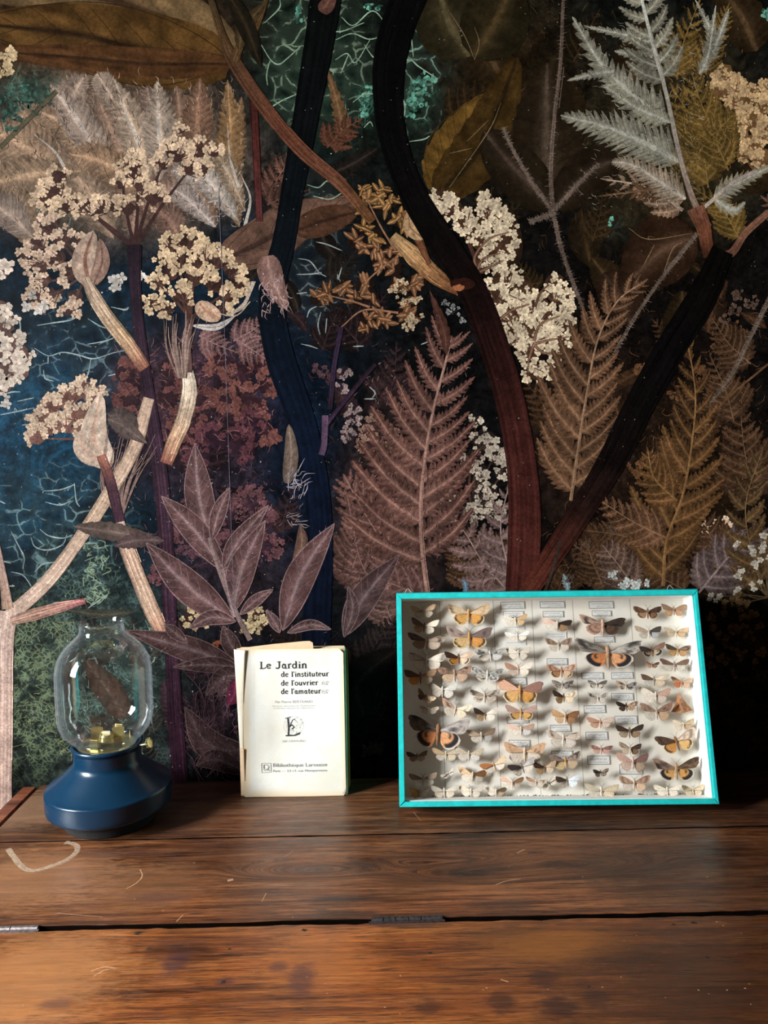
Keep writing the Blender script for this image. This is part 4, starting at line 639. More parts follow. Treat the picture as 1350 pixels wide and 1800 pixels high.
board('lid_plank', XL_T, XR_T, -.46, y_gap - .0024, m_lid, bevel=.0022, jit=.0007)
# end board across the left end, grain running front to back
bm = box_bm(XL_T - .026, XL_T - .0012, -.46, y_back - .004, ZT - .03, ZT + .0006, .004); o = from_bm('end_board', bm, m_end, table)
from_bm('frame', box_bm(XL_T + .02, XR_T - .02, -.43, y_back - .02, ZT - .15, ZT - .0245), m_back, table)
for (x, y) in ((XL_T + .03, -.41), (XR_T - .08, -.41), (XL_T + .03, y_back - .08), (XR_T - .08, y_back - .08)):
    from_bm('leg', box_bm(x, x + .05, y, y + .05, 0, ZT - .025, .004), m_back, table)
# worn steel hinges let into the joint
m_hinge = plain('worn_grey_steel', (128, 118, 116), .45, .7, .5, 260); m_hd = plain('tarnished_dark_steel', (74, 66, 66), .5, .7, .5, 300)
def hinge(pxa, pya, pxb, pyb, mat, cuts):
    (xa, ya), (xb, yb) = tl(pxa, pya), tl(pxb, pyb)
    root = empty('hinge', (xa, ya, ZT - .0012), (0, 0, math.atan2(yb - ya, xb - xa)), table); L = math.hypot(xb - xa, yb - ya)
    cs = [0] + cuts + [1]
    for a, b in zip(cs, cs[1:]):
        vs, fs = tube([(L * a + .0004, 0, 0), (L * b - .0004, 0, 0)], .0034, 12); mesh_obj('knuckle', vs, fs, mat, root, smooth=False)
    from_bm('leaf_plate', box_bm(-.002, L + .002, -.0075, -.0030, .0009, .0016, .0003), mat, root)
hinge(-60, 1634.5, 68, 1630.5, m_hinge, [.62]); hinge(652, 1616.5, 778, 1612.8, m_hd, [.17, .34, .52, .70])
# pale chalky stains, scratches and chips lying on the boards
m_chalk = NT('chalky_stain'); nz = m_chalk.noise(m_chalk.mapping(m_chalk.coord(), (1, 3, 1)), 220, 5, .7)
m_chalk.set(Base_Color=m_chalk.mix(m_chalk.maprange(nz, .35, .65, 0, 1), tuple(lin((128, 98, 74))), tuple(lin((168, 148, 124)))), Roughness=.7); m_chalk = m_chalk.m
m_scr = plain('pale_scratch', (168, 128, 94), .6, 0, .3, 400); m_chip = plain('dark_pit', (28, 18, 14), .7)
def flat_ribbon(name, pts, w, mat, lift=.00006):
    P = [tl(*p) for p in pts]; n = len(P); vs, fs = [], []
    ws = w if hasattr(w, '__len__') else [w] * n
    for i, (x, y) in enumerate(P):
        ax, ay = P[min(i + 1, n - 1)][0] - P[max(i - 1, 0)][0], P[min(i + 1, n - 1)][1] - P[max(i - 1, 0)][1]
        l = math.hypot(ax, ay) or 1; nx, ny = -ay / l, ax / l; k = ws[i] / 2
        vs += [(x + nx * k * rng.uniform(.85, 1.15), y + ny * k * rng.uniform(.85, 1.15), ZT + lift), (x - nx * k * rng.uniform(.85, 1.15), y - ny * k * rng.uniform(.85, 1.15), ZT + lift)]
    fs = [(2 * i, 2 * i + 2, 2 * i + 3, 2 * i + 1) for i in range(n - 1)]
    return mesh_obj(name, vs, fs, mat, table)
def dens(pts, k=5):
    out = []
    for i in range(len(pts) - 1):
        p0, p1, p2, p3 = [np.array(pts[max(0, min(len(pts) - 1, j))], float) for j in (i - 1, i, i + 1, i + 2)]
        for s in range(k):
            t = s / k; out.append(tuple(.5 * ((2 * p1) + (-p0 + p2) * t + (2 * p0 - 5 * p1 + 4 * p2 - p3) * t * t + (-p0 + 3 * p1 - 3 * p2 + p3) * t ** 3)))
    out.append(tuple(pts[-1])); return out
flat_ribbon('chalk_stain', dens([(14, 1492), (24, 1506), (36, 1521), (48, 1529), (64, 1530), (88, 1523), (112, 1514), (128, 1504), (136, 1494), (134, 1486), (124, 1482), (114, 1481)]), .0066, m_chalk)
for k, (pts, w) in enumerate([
    ([(246, 1528), (250, 1540), (240, 1552), (222, 1562)], .0012), ([(160, 1707), (182, 1700), (204, 1702)], .0012), ([(165, 1716), (180, 1707), (190, 1704)], .0012),
    ([(400, 1548), (410, 1546)], .004), ([(880, 1722), (894, 1726)], .0014),
    ([(100, 1605), (180, 1612)], .0006), ([(500, 1506), (515, 1496)], .0006), ([(908, 1500), (922, 1493)], .0014), ([(870, 1556), (892, 1548), (915, 1545)], .001),
    ([(727, 1380 + 48), (740, 1443)], .0007), ([(310, 1620), (322, 1608)], .001), ([(460, 1585), (468, 1570)], .0008)]):
    flat_ribbon('scratch', dens(pts, 4), w, m_scr)
for (px, py, r) in [(243, 1641, .0028), (262, 1668, .0022), (1184, 1625, .002), (1220, 1622, .003), (404, 1668, .0016), (535, 1635, .003), (1243, 1683, .0022), (393, 1726, .003), (1035, 1734, .0014), (756, 1675, .002)]:
    x, y = tl(px, py); k = 9; vs = [(x + r * rng.uniform(.6, 1.3) * math.cos(a * 6.283 / k), y + r * .8 * rng.uniform(.5, 1.2) * math.sin(a * 6.283 / k), ZT + .00008) for a in range(k)]
    mesh_obj('pit', vs, [tuple(range(k))], m_chip, table)
for i in range(46):
    px, py = rng.uniform(20, 1340), rng.uniform(1490, 1795)
    if rng.random() < .35: px = rng.uniform(1050, 1340); py = rng.uniform(1620, 1790)
    x, y = tl(px, py); k = 6; r = rng.uniform(.0004, .0011); vs = [(x + r * rng.uniform(.6, 1.4) * math.cos(a * 6.283 / k), y + r * rng.uniform(.5, 1.2) * math.sin(a * 6.283 / k), ZT + .00008) for a in range(k)]
    mesh_obj('fleck', vs, [tuple(range(k))], m_scr, table)
# ------------------------------------------------------------------ oil lamp
LX, LY = -.352, .936
lamp = empty('oil_lamp', (LX, LY, 0)); tag(lamp, 'dark blue metal oil lamp with clear glass chimney standing left of the book', 'lamp')
m_blue = plain('blue_powder_coat', (7, 40, 62), .27, 0., .10, 900); m_foot = plain('black_rubber_foot', (9, 9, 10), .8)
def rounded(prof, k=4):                      # Chaikin corner cutting
    for _ in range(k):
        q = [prof[0]]
        for a, b in zip(prof, prof[1:]): q += [(a[0] * .8 + b[0] * .2, a[1] * .8 + b[1] * .2), (a[0] * .2 + b[0] * .8, a[1] * .2 + b[1] * .8)]
        prof = q + [prof[-1]]
    return prof
base = [(.0, .0125), (.050, .0125), (.056, .0125), (.0665, .0172), (.0735, .0210), (.0752, .0228), (.0757, .0250), (.0760, .0280), (.0760, .0440), (.0757, .0458), (.0745, .0470), (.0725, .0480), (.062, .0560), (.052, .0648), (.0455, .0705), (.0425, .0735), (.0410, .0765), (.0405, .080), (.0405, .094), (.0425, .0955), (.0432, .0975), (.0425, .0995), (.0395, .1000), (.0385, .098), (.0385, .092), (.0, .092)]
v, f = lathe(rounded(base, 1), 96); mesh_obj('reservoir', v, f, m_blue, lamp, smooth=True)
v, f = lathe([(0, .0), (.0535, .0), (.055, .0015), (.0565, .010), (.058, .0135), (0, .0135)], 72); mesh_obj('foot', v, f, m_foot, lamp, smooth=False)
m_chim = thin_glass('clear_lamp_glass', (.985, .995, 1), 1.2, .012, .32, .09)
g = [(.0345, .0935), (.0355, .098), (.0395, .1035), (.047, .1105), (.0535, .1195), (.0568, .1300), (.0576, .1420), (.0576, .186), (.0568, .197), (.0535, .2085), (.047, .2195), (.0385, .2285), (.0315, .2345), (.0275, .239), (.0262, .2435), (.0262, .2485), (.0272, .2515), (.0278, .2525)]
v, f = lathe(rounded(g, 2), 96)
chim = mesh_obj('chimney', v, f, m_chim, lamp, smooth=True); chim['label'] = 'clear glass chimney'
gi = [(max(r - .0017, .001), z) for r, z in g[1:-1]]; v, f = lathe(rounded(gi, 2), 96); mesh_obj('inner_glass', v, f, m_chim, chim, smooth=True)
v, f = lathe([(.0255, .2524), (.0262, .2534), (.0270, .2536), (.0278, .2532), (.0280, .2524), (.0275, .2518)], 96); mesh_obj('chimney_rim', v, f, thin_glass('glass_rim', (.8, .88, .9), 4., .08), chim, smooth=True)
m_brass = plain('polished_brass', (206, 194, 140), .25, .85, .15, 80)
burner = empty('burner', (0, 0, 0), (0, 0, 0), lamp)
v, f = lathe([(0, .094), (.0335, .094), (.0345, .0955), (.0345, .0975), (.032, .0985), (.0225, .0985), (.0205, .0995), (.020, .104), (.0175, .1055), (.012, .1045), (.0, .104)], 64); mesh_obj('burner_plate', v, f, m_brass, burner, smooth=False)
for k in range(6):                            # slotted clips that hold the chimney
    a = k * math.pi / 3 + .3; o = from_bm('prong', box_bm(-.0055, .0055, -.0004, .0004, .0985, .1125, .0003), m_brass, burner); o.location = (.0275 * math.cos(a), .0275 * math.sin(a), 0); o.rotation_euler = (0, 0, a + math.pi / 2)
for sgn in (-1, 1):                           # two upright cheeks of the wick holder
    o = from_bm('wick_guide', box_bm(-.0075, .0075, -.0006, .0006, .103, .117, .0005), m_brass, burner); o.location = (sgn * .0135, .004, 0); o.rotation_euler = (0, 0, .15)
v, f = lathe([(.0, .103), (.009, .103), (.009, .108), (.0075, .110), (0, .110)], 32); mesh_obj('wick_tube', v, f, m_brass, burner)
m_wick = plain('cotton_wick', (200, 190, 165), .9); from_bm('wick', box_bm(-.005, .005, -.001, .001, .109, .1135, .0004), m_wick, burner)
for a in (-2.2, -1.4, -.6): 
    v, f = tube([((.014 + .012 * c) * math.cos(a + .32 * s), (.014 + .012 * c) * math.sin(a + .32 * s), .0995) for c, s in ((1, 1), (0, .9), (-.2, 0), (0, -.9), (1, -1), (1.1, 0), (1, 1))], .0008, 6); mesh_obj('vent_ring', v, f, m_brass, burner)
kn = empty('wick_knob', (.0395, -.006, .0955), (0, math.radians(-18), math.radians(-14)), lamp)
v, f = tube([(0, 0, 0), (.018, 0, 0)], .0016, 10); mesh_obj('shaft', v, f, m_brass, kn)
vs, fs = lathe([(0, .015), (.0035, .015), (.0042, .0158), (.0062, .0162), (.0066, .0180), (.0060, .0196), (.0035, .0200), (0, .0200)], 20)
mesh_obj('knurled_wheel', [(z, x * (1 + .06 * math.cos(10 * math.atan2(y, x))), y * (1 + .06 * math.cos(10 * math.atan2(y, x)))) for x, y, z in vs], fs, m_brass, kn)
# ------------------------------------------------------------------ the old paperback
BW, BH, BT = .1375, .203, .020
pL, pR = T(430, 1400.5), T(613, 1398)
book = empty('paperback_book', (pL[0], pL[1], 0), (math.radians(-1.5), 0, math.atan2(pR[1] - pL[1], pR[0] - pL[0]))); tag(book, 'worn cream French gardening paperback standing against the wall between lamp and moth case', 'book')
BW = float(np.hypot(*(pR - pL)[:2]))
def paper(name, c, edge, size=None):
    t = NT(name); nz = t.noise(t.coord(), 14, 5, .6); n2 = t.noise(t.coord(), 240, 3)
    c0 = t.mix(t.maprange(nz, .35, .72, 0, .7), tuple(lin(c)), tuple(lin(edge)))
    if size:                                  # the margins have yellowed with age
        sx = t.n('ShaderNodeSeparateXYZ', {0: t.coord()}); e = None
        for sock, w in ((sx.outputs[0], size[0]), (sx.outputs[2], size[1])):
            d = t.math('MINIMUM', sock, t.math('SUBTRACT', w, sock)); e = d if e is None else t.math('MINIMUM', e, d)
        e = t.math('ADD', e, t.math('MULTIPLY', t.math('SUBTRACT', nz, .5), .02))
        c0 = t.mix(t.maprange(e, 0., .014, .75, 0), c0, tuple(lin((226, 196, 146))))
    t.set(Base_Color=t.mix(t.maprange(n2, .4, .8, 0, .25), c0, tuple(lin(edge))), Roughness=.75); return t.m
m_page = paper('aged_title_paper', (236, 234, 224), (222, 213, 192), (BW, BH)); m_tan = paper('browned_paper', (226, 196, 160), (196, 158, 118)); m_edge = paper('page_edges', (222, 206, 170), (176, 150, 108))
m_cover = paper('olive_paper_cover', (176, 122, 50), (140, 92, 36)); m_page2 = paper('inner_leaf_paper', (234, 224, 202), (214, 192, 158))
def page_curve(x, z, curl=1.):                # forward bulge of a leaf; negative y is towards the room
    u, w = x / BW, z / BH
    return -curl * (.0035 * math.exp(-(u / .10) ** 2) * (.3 + .7 * w) + .0015 * math.sin(math.pi * min(max(u, 0), 1)) + .0012 * math.exp(-((u - 1) / .08) ** 2) * w)
def leaf_sheet(name, x0f, x1f, zt, y, mat, curl=1., nx=26, nz=34, th=.0003, parent=book, rt_=.006):
    vs, fs = [], []
    for s in (0, 1):
        for j in range(nz + 1):
            w = j / nz; z = w * zt
            xa, xb = x0f(w), x1f(w)
            dz = zt - z
            if dz < rt_: xb -= rt_ - math.sqrt(max(rt_ ** 2 - (rt_ - dz) ** 2, 0))
            if z < rt_: xb -= .5 * (rt_ - math.sqrt(max(rt_ ** 2 - (rt_ - z) ** 2, 0)))
            for i in range(nx + 1):
                x = xa + (xb - xa) * i / nx
                vs.append((x, y + page_curve(x, z, curl) + s * th, z + .0004))
    N = (nx + 1) * (nz + 1); idx = lambda s, i, j: s * N + j * (nx + 1) + i
    for j in range(nz):
        for i in range(nx):
            fs.append((idx(0, i, j), idx(0, i + 1, j), idx(0, i + 1, j + 1), idx(0, i, j + 1))); fs.append((idx(1, i, j), idx(1, i, j + 1), idx(1, i + 1, j + 1), idx(1, i + 1, j)))
    for i in range(nx): fs += [(idx(0, i, 0), idx(1, i, 0), idx(1, i + 1, 0), idx(0, i + 1, 0)), (idx(0, i, nz), idx(0, i + 1, nz), idx(1, i + 1, nz), idx(1, i, nz))]
    for j in range(nz): fs += [(idx(0, 0, j), idx(0, 0, j + 1), idx(1, 0, j + 1), idx(1, 0, j)), (idx(0, nx, j), idx(1, nx, j), idx(1, nx, j + 1), idx(0, nx, j + 1))]
    return mesh_obj(name, vs, fs, mat, parent, smooth=False)
lx = lambda w: .0005 + .0035 * max(0, w - .2) + .004 * max(0, w - .55) - .002 * max(0, w - .8)
title = leaf_sheet('title_page', lx, lambda w: BW - .0035, BH - .004, -.001, m_page); title['label'] = 'cream title page with black lettering'
# the block of pages behind it, each gathering a thin slab of its own
rb = random.Random(3)
for k in range(9):
    a = rb.uniform(-.0035, .001); b = rb.uniform(-.003, -.001); h = BH - .005 + rb.uniform(-.0025, .0008)
    from_bm('page_gathering', box_bm(a, BW + b, .0006 + k * .0019, .0006 + (k + 1) * .0019 - .00025, .0003, h, .0004, seg=1), m_edge, book)
leaf_sheet('cover', lambda w: -.004, lambda w: BW + .0015, BH - .0055, .0192, m_cover, .3, th=.0006)
# the loose leaf that stands out above and the folded front cover at the left
bm = bmesh.new(); out = [(-.006, BH - .003), (-.004, BH - .006), (BW * .62, BH - .006), (BW * .69, BH - .005), (BW * .685, BH + .0035), (BW * .655, BH + .0058), (BW * .60, BH + .0056), (BW * .3, BH + .0022)]
f0 = [bm.verts.new((x, .002, z)) for x, z in out]; f1 = [bm.verts.new((x, .0026, z)) for x, z in out]
bm.faces.new(f0); bm.faces.new(f1[::-1])
for i in range(len(out)): j = (i + 1) % len(out); bm.faces.new((f0[i], f1[i], f1[j], f0[j]))
from_bm('loose_leaf', bm, m_tan, book)
def fold(name, xs, z0, z1, mat, y0):
    vs, fs = [], []; n = 24
    for j in range(n + 1):
        w = j / n; z = z0 + (z1 - z0) * w
        xa, xb = xs(w)
        for i in range(7):
            u = i / 6; vs.append((xa + (xb - xa) * u, y0 - .006 * math.sin(u * math.pi * .55) * (.35 + .65 * w), z))
    for j in range(n):
        for i in range(6): fs.append((j * 7 + i, j * 7 + i + 1, (j + 1) * 7 + i + 1, (j + 1) * 7 + i))
    o = mesh_obj(name, vs, fs, mat, book, smooth=True); md = o.modifiers.new('thickness', 'SOLIDIFY'); md.thickness = .0004
    return o
fold('folded_cover', lambda w: (-.0045 - .0045 * w, .0005 + .0075 * w ** 1.5), BH * .29, BH - .0035, m_page2, .0004)
fold('inner_fold', lambda w: (-.005, .002), .001, BH * .33, m_tan, .001)
# ---- lettering: a serif stroke alphabet drawn as solid strokes on the page
m_ink = plain('black_printing_ink', (34, 36, 40), .7, 0, .2, 500); m_grey = plain('faded_printing_ink', (118, 120, 120), .8, 0, .25, 500); m_pale = plain('very_faded_ink', (172, 170, 162), .8, 0, .15, 500)
def arc(cx, cy, rx, ry, a0, a1, n=10): return [(cx + rx * math.cos(math.radians(a0 + (a1 - a0) * i / n)), cy + ry * math.sin(math.radians(a0 + (a1 - a0) * i / n))) for i in range(n + 1)]
S = lambda x, y, w=.12: [(x - w, y), (x + w, y)]
GL = {  # glyph: (advance, [(polyline, weight)...]); x-height 0.5, cap height 0.75
 'L': (.62, [([(.16, 0), (.16, .75)], 1), ([(.04, .75), (.28, .75)], .5), ([(.02, 0), (.40, 0), (.54, .06), (.56, .17)], .75)]),
 'J': (.56, [([(.36, .75), (.37, .25), (.33, .08), (.22, .0), (.10, .02), (.04, .10)], 1), ([(.18, .72), (.36, .76), (.50, .74)], .6)]),
 'e': (.50, [(arc(.25, .25, .19, .23, 20, 320, 14), .85), ([(.08, .22), (.42, .33)], .6)]),
 'a': (.54, [([(.36, .46), (.36, .1), (.40, .01), (.50, .03)], 1), (arc(.23, .22, .15, .21, 60, 330, 12), .8), ([(.10, .44), (.24, .50), (.37, .46)], .6)]),
 'r': (.44, [([(.14, 0), (.14, .48)], 1), (S(.14, 0), .5), ([(.04, .46), (.14, .49)], .55), ([(.15, .36), (.24, .47), (.34, .50), (.39, .44)], .85)]),
 'd': (.56, [([(.39, .02), (.39, .78)], 1), (arc(.23, .24, .17, .23, 50, 310, 12), .85), ([(.29, .78), (.39, .79)], .5), ([(.39, .02), (.50, .03)], .5)]),
 'i': (.30, [([(.15, 0), (.15, .47)], 1), (S(.15, 0), .5), ([(.05, .46), (.15, .48)], .55), ([(.12, .64), (.18, .70)], 1.1)]),
 'n': (.58, [([(.13, 0), (.13, .47)], 1), (S(.13, 0, .10), .5), ([(.03, .46), (.13, .48)], .55), ([(.14, .34), (.24, .47), (.36, .48), (.42, .38), (.42, 0)], .95), (S(.43, 0, .10), .5)]),
 'l': (.28, [([(.14, 0), (.14, .77)], 1), (S(.14, 0), .5), ([(.04, .76), (.14, .78)], .55)]),
 "'": (.20, [([(.10, .78), (.09, .60)], .9)]),
 's': (.42, [([(.34, .40), (.24, .49), (.12, .46), (.09, .36), (.18, .28), (.30, .21), (.34, .12), (.26, .01), (.14, .0), (.06, .09)], .85)]),
 't': (.36, [([(.16, .68), (.15, .12), (.20, .01), (.33, .05)], .95), ([(.02, .47), (.32, .50)], .65)]),
 'u': (.58, [([(.12, .47), (.12, .14), (.18, .02), (.30, .02), (.40, .14)], .95), ([(.41, .48), (.41, .06), (.52, .02)], 1), ([(.03, .47), (.12, .48)], .5), ([(.32, .47), (.41, .48)], .5)]),
 'o': (.54, [(arc(.26, .245, .19, .235, 90, 450, 18), .85)]),
 'v': (.52, [([(.08, .48), (.25, .01)], 1), ([(.25, .01), (.43, .48)], .7), (S(.08, .48, .09), .5), (S(.43, .48, .08), .5)]),
 'm': (.84, [([(.13, 0), (.13, .47)], 1), ([(.03, .46), (.13, .48)], .55), ([(.14, .34), (.22, .47), (.34, .48), (.39, .38), (.39, 0)], .9), ([(.40, .34), (.49, .47), (.61, .48), (.66, .38), (.66, 0)], .9), (S(.13, 0, .1), .5), (S(.39, 0, .08), .5), (S(.67, 0, .1), .5)]),
 ' ': (.36, []),
 '&': (.62, [(arc(.20, .36, .12, .13, 30, 330, 12), .55), (arc(.20, .13, .15, .14, 20, 340, 12), .55), (arc(.50, .38, .10, .13, -40, 250, 10), .55), ([(.42, .30), (.52, .2), (.46, .03), (.36, .02), (.40, .12), (.56, .0)], .55)]),
}
INK = -.00035
def stroke_mesh(lines):                       # [(pts, width)] in page x,z -> verts, faces lying on the curved title page
    vs, fs = [], []
    for pts, w in lines:
        q = [pts[0]]
        for a, b in zip(pts, pts[1:]):
            k = max(1, int(math.hypot(b[0] - a[0], b[1] - a[1]) / .004)); q += [(a[0] + (b[0] - a[0]) * i / k, a[1] + (b[1] - a[1]) * i / k) for i in range(1, k + 1)]
        n = len(q); b0 = len(vs)
        for i, (x, z) in enumerate(q):
            ax, az = q[min(i + 1, n - 1)][0] - q[max(i - 1, 0)][0], q[min(i + 1, n - 1)][1] - q[max(i - 1, 0)][1]; l = math.hypot(ax, az) or 1; nx, nz = -az / l * w / 2, ax / l * w / 2
            for sx, sz in ((x + nx, z + nz), (x - nx, z - nz)): vs.append((sx, -.001 + page_curve(sx, sz) + INK, sz + .0004))
        fs += [(b0 + 2 * i, b0 + 2 * i + 1, b0 + 2 * i + 3, b0 + 2 * i + 2) for i in range(n - 1)]
    return vs, fs
M = BH / 279.                                 # metres per photo pixel on the page
def bx(px, py): return ((px - 430 + (1400 - py) * .022) * BW / 184., (1399 - py) * M)
def text_line(name, s, px0, px1, pybase, capx, mat=m_ink, wt=.105):
    x0, z0 = bx(px0, pybase); x1, _ = bx(px1, pybase); h = capx * M / .75; tot = sum(GL[c][0] for c in s) * h; k = (x1 - x0) / tot; x = x0; L = []
    for c in s:
        adv, st = GL[c]
        for pts, w in st: L.append(([(x + p * h * k, z0 + q * h) for p, q in pts], w * wt * h * (.75 if w < .6 else 1)))
        x += adv * h * k
    vs, fs = stroke_mesh(L); return mesh_obj(name, vs, fs, mat, title)
text_line('title_lettering', 'Le Jardin', 457.5, 541, 1160.5, 12.2, wt=.155)
text_line('title_lettering', "de l'instituteur", 495, 578.5, 1176, 9.2, wt=.14); text_line('title_lettering', "de l'ouvrier", 495, 560, 1192, 9.2, wt=.14); text_line('title_lettering', "de l'amateur", 495, 565, 1207.5, 9.2, wt=.14)
text_line('ornament', '&', 565, 578, 1192, 9, m_grey, .11); text_line('ornament', '&', 565, 578, 1207.5, 9, m_grey, .11)
def font_line(name, s, px0, px1, pybase, hpx, mat):
    cu = bpy.data.curves.new(name, 'FONT'); cu.body = s; cu.size = 1; cu.resolution_u = 3; to = bpy.data.objects.new(name, cu); COL.objects.link(to)
    dg = bpy.context.evaluated_depsgraph_get(); me = bpy.data.meshes.new_from_object(to.evaluated_get(dg)); bpy.data.objects.remove(to)
    xs = [v.co.x for v in me.vertices]; ys = [v.co.y for v in me.vertices]; x0, z0 = bx(px0, pybase); x1, _ = bx(px1, pybase); k = (x1 - x0) / (max(xs) - min(xs)); kz = hpx * M / .72
    for v in me.vertices:
        x = x0 + (v.co.x - min(xs)) * k; z = z0 + v.co.y * kz; v.co = (x, -.001 + page_curve(x, z) + INK, z + .0004)
    me.materials.append(mat); o = bpy.data.objects.new(name, me); COL.objects.link(o); o.parent = title; return o
font_line('byline', 'Par Pierre BERTRAND', 485, 550, 1224.5, 5, m_pale); font_line('byline', 'Directeur des jardins de l’Établissement', 480, 556, 1231, 2.4, m_pale); font_line('byline', 'Professeur national de l’Agriculture', 482, 553, 1235, 2.4, m_pale)
font_line('caption', '202 GRAVURES', 497, 539, 1297, 4, m_pale)
font_line('publisher_line', 'Bibliothèque Larousse', 481, 576, 1343, 7, m_grey); font_line('publisher_line', 'Paris — 13-17, rue Montparnasse', 481, 576, 1352.5, 4.2, m_grey)
# the decorated initial and the publisher's device
L = []
def bpt(l): return [bx(*p) for p in l]
for pts, w in [([(507, 1252), (508.5, 1268), (508, 1284)], .0022), ([(502, 1253), (512, 1250)], .0009), ([(503, 1285), (520, 1284.5), (528, 1281)], .0018), ([(518, 1284), (529, 1279)], .001), ([(509, 1268), (514, 1265), (518, 1269), (514, 1273)], .0018), ([(511, 1266), (515, 1256), (519, 1254)], .0009)]: L.append((bpt(pts), w))
vs, fs = stroke_mesh(L); mesh_obj('emblem_initial', vs, fs, m_ink, title)
L = []
for k in range(46):
    a = rb.uniform(0, 6.28); d = rb.uniform(.3, 1); c = (517 + 17 * d * math.cos(a), 1266.5 + 17 * d * math.sin(a))
    L.append((bpt([(c[0] + rb.uniform(-3, 3), c[1] + rb.uniform(-3, 3)), c, (c[0] + rb.uniform(-3, 3), c[1] + rb.uniform(-3, 3))]), .00028))
L.append((bpt([(517 + 17.5 * math.cos(a / 20 * 6.283), 1266.5 + 17.5 * math.sin(a / 20 * 6.283)) for a in range(21)]), .0002))
vs, fs = stroke_mesh(L); mesh_obj('emblem_foliage', vs, fs, m_grey, title)
L = [(bpt([(460.5, 1336.5), (477, 1336), (477.3, 1353), (461, 1353.5), (460.5, 1336.5)]), .0006), (bpt([(463, 1347), (467, 1350), (473, 1348)]), .0006), (bpt(arc(468.5, 1343, 4.5, 4.5, 0, 330)), .0007), (bpt([(470, 1339), (474, 1342), (472, 1347), (475, 1351)]), .0006), (bpt([(464, 1339), (466, 1345)]), .0006)]
vs, fs = stroke_mesh(L); mesh_obj('publisher_device', vs, fs, m_grey, title)
L = [(bpt([(603 + k * 2.3, 1396 - k * .3), (606 + k * 2.2, 1391 - k), (612.5, 1379.5 + k * 4)]), .0003) for k in range(3)]
vs, fs = stroke_mesh(L); mesh_obj('corner_crease', vs, fs, m_grey, title)
# ------------------------------------------------------------------ insect case leaning on the wall
CW, CH, CD, LEAN = .3955, .2655, .050, math.radians(17.8)
cA, cB = T(703, 1418, .0157), T(1262, 1412.5, .0157)
CYAW = math.atan2(cB[1] - cA[1], cB[0] - cA[0])
Rm = Matrix.Rotation(CYAW, 4, 'Z') @ Matrix.Rotation(-LEAN, 4, 'X')
CM = Matrix.Translation(Vector(cA)) @ Rm; CMi = CM.inverted()
case = empty('insect_display_case'); case.matrix_world = CM
tag(case, 'shallow turquoise insect display case lined with cream paper, leaning on the wall, holding pinned moths', 'display case')
def cpx(px, py, y):                           # pixel -> point on the plane y = const of the case frame
    o = CMi @ Vector(CP); d = CMi.to_3x3() @ Vector(ray(px, py)); t = (y - o.y) / d.y; return o + d * t
m_teal = plain('turquoise_paper', (30, 184, 180), .45, 0, .15, 120); m_tealdk = plain('deep_turquoise_paper', (20, 120, 122), .5, 0, .25, 160)
m_white = paper('white_lining_paper', (250, 250, 246), (240, 236, 224)); m_floorp = paper('cream_floor_paper', (249, 244, 232), (238, 226, 206))
FY = .037; t_ = .0055; r_ = .0066
from_bm('base_panel', box_bm(t_, CW - t_, FY, CD, t_, CH - t_), m_floorp, case)
for nm, b in (('side_wall', (0, t_, .0035, CD, 0, CH)), ('side_wall', (CW - t_, CW, .0035, CD, 0, CH)), ('side_wall', (t_, CW - t_, .0035, CD, 0, t_)), ('side_wall', (t_, CW - t_, .0035, CD, CH - t_, CH))):
    from_bm(nm, box_bm(*b, .0006), m_teal, case)
for b in ((t_, t_ + .001, .0045, FY, t_, CH - t_), (CW - t_ - .001, CW - t_, .0045, FY, t_, CH - t_), (t_ + .001, CW - t_ - .001, .0045, FY, t_, t_ + .001), (t_ + .001, CW - t_ - .001, .0045, FY, CH - t_ - .001, CH - t_)):
    from_bm('paper_lining', box_bm(*b), m_white, case)
def rim_bar(p0, p1, q1, q0, mat):             # mitred bar of the lid rim
    bm = bmesh.new(); fr = [bm.verts.new((x, 0, z)) for x, z in (p0, p1, q1, q0)]; bk = [bm.verts.new((x, .0042, z)) for x, z in (p0, p1, q1, q0)]
    bm.faces.new(fr); bm.faces.new(bk[::-1])
    for i in range(4): j = (i + 1) % 4; bm.faces.new((fr[i], bk[i], bk[j], fr[j]))
    bmesh.ops.bevel(bm, geom=[e for e in bm.edges if all(abs(v.co.y) < 1e-6 for v in e.verts)], offset=.0007, segments=2, affect='EDGES')
    return from_bm('lid_rim', bm, mat, case)
a, b, c, d = -.0006, CW + .0006, -.0006, CH + .0006
rim_bar((a, c), (a, d), (r_, CH - r_), (r_, r_), m_teal); rim_bar((b, d), (b, c), (CW - r_ + .002, r_), (CW - r_ + .002, CH - r_), m_teal)
rim_bar((b, c), (a, c), (r_, r_ - .001), (CW - r_ + .002, r_ - .001), m_teal); rim_bar((a, d), (b, d), (CW - r_ + .002, CH - r_), (r_, CH - r_), m_teal)
from_bm('worn_edge', box_bm(-.0004, CW + .0004, .0006, CD - .002, CH + .0004, CH + .0016, .0004), m_tealdk, case)
pane = from_bm('glass_pane', box_bm(r_ - .001, CW - r_ + .002, .0016, .0026, r_ - .001, CH - r_ + .001), thin_glass('case_glass', (1, 1, 1), .55, .0), case)
m_line = plain('grey_ruling', (168, 160, 152), .8); m_dust = plain('brown_dust', (96, 78, 60), .9, 0, .4, 300); m_wire = plain('thin_white_wire', (205, 205, 200), .4, .6)
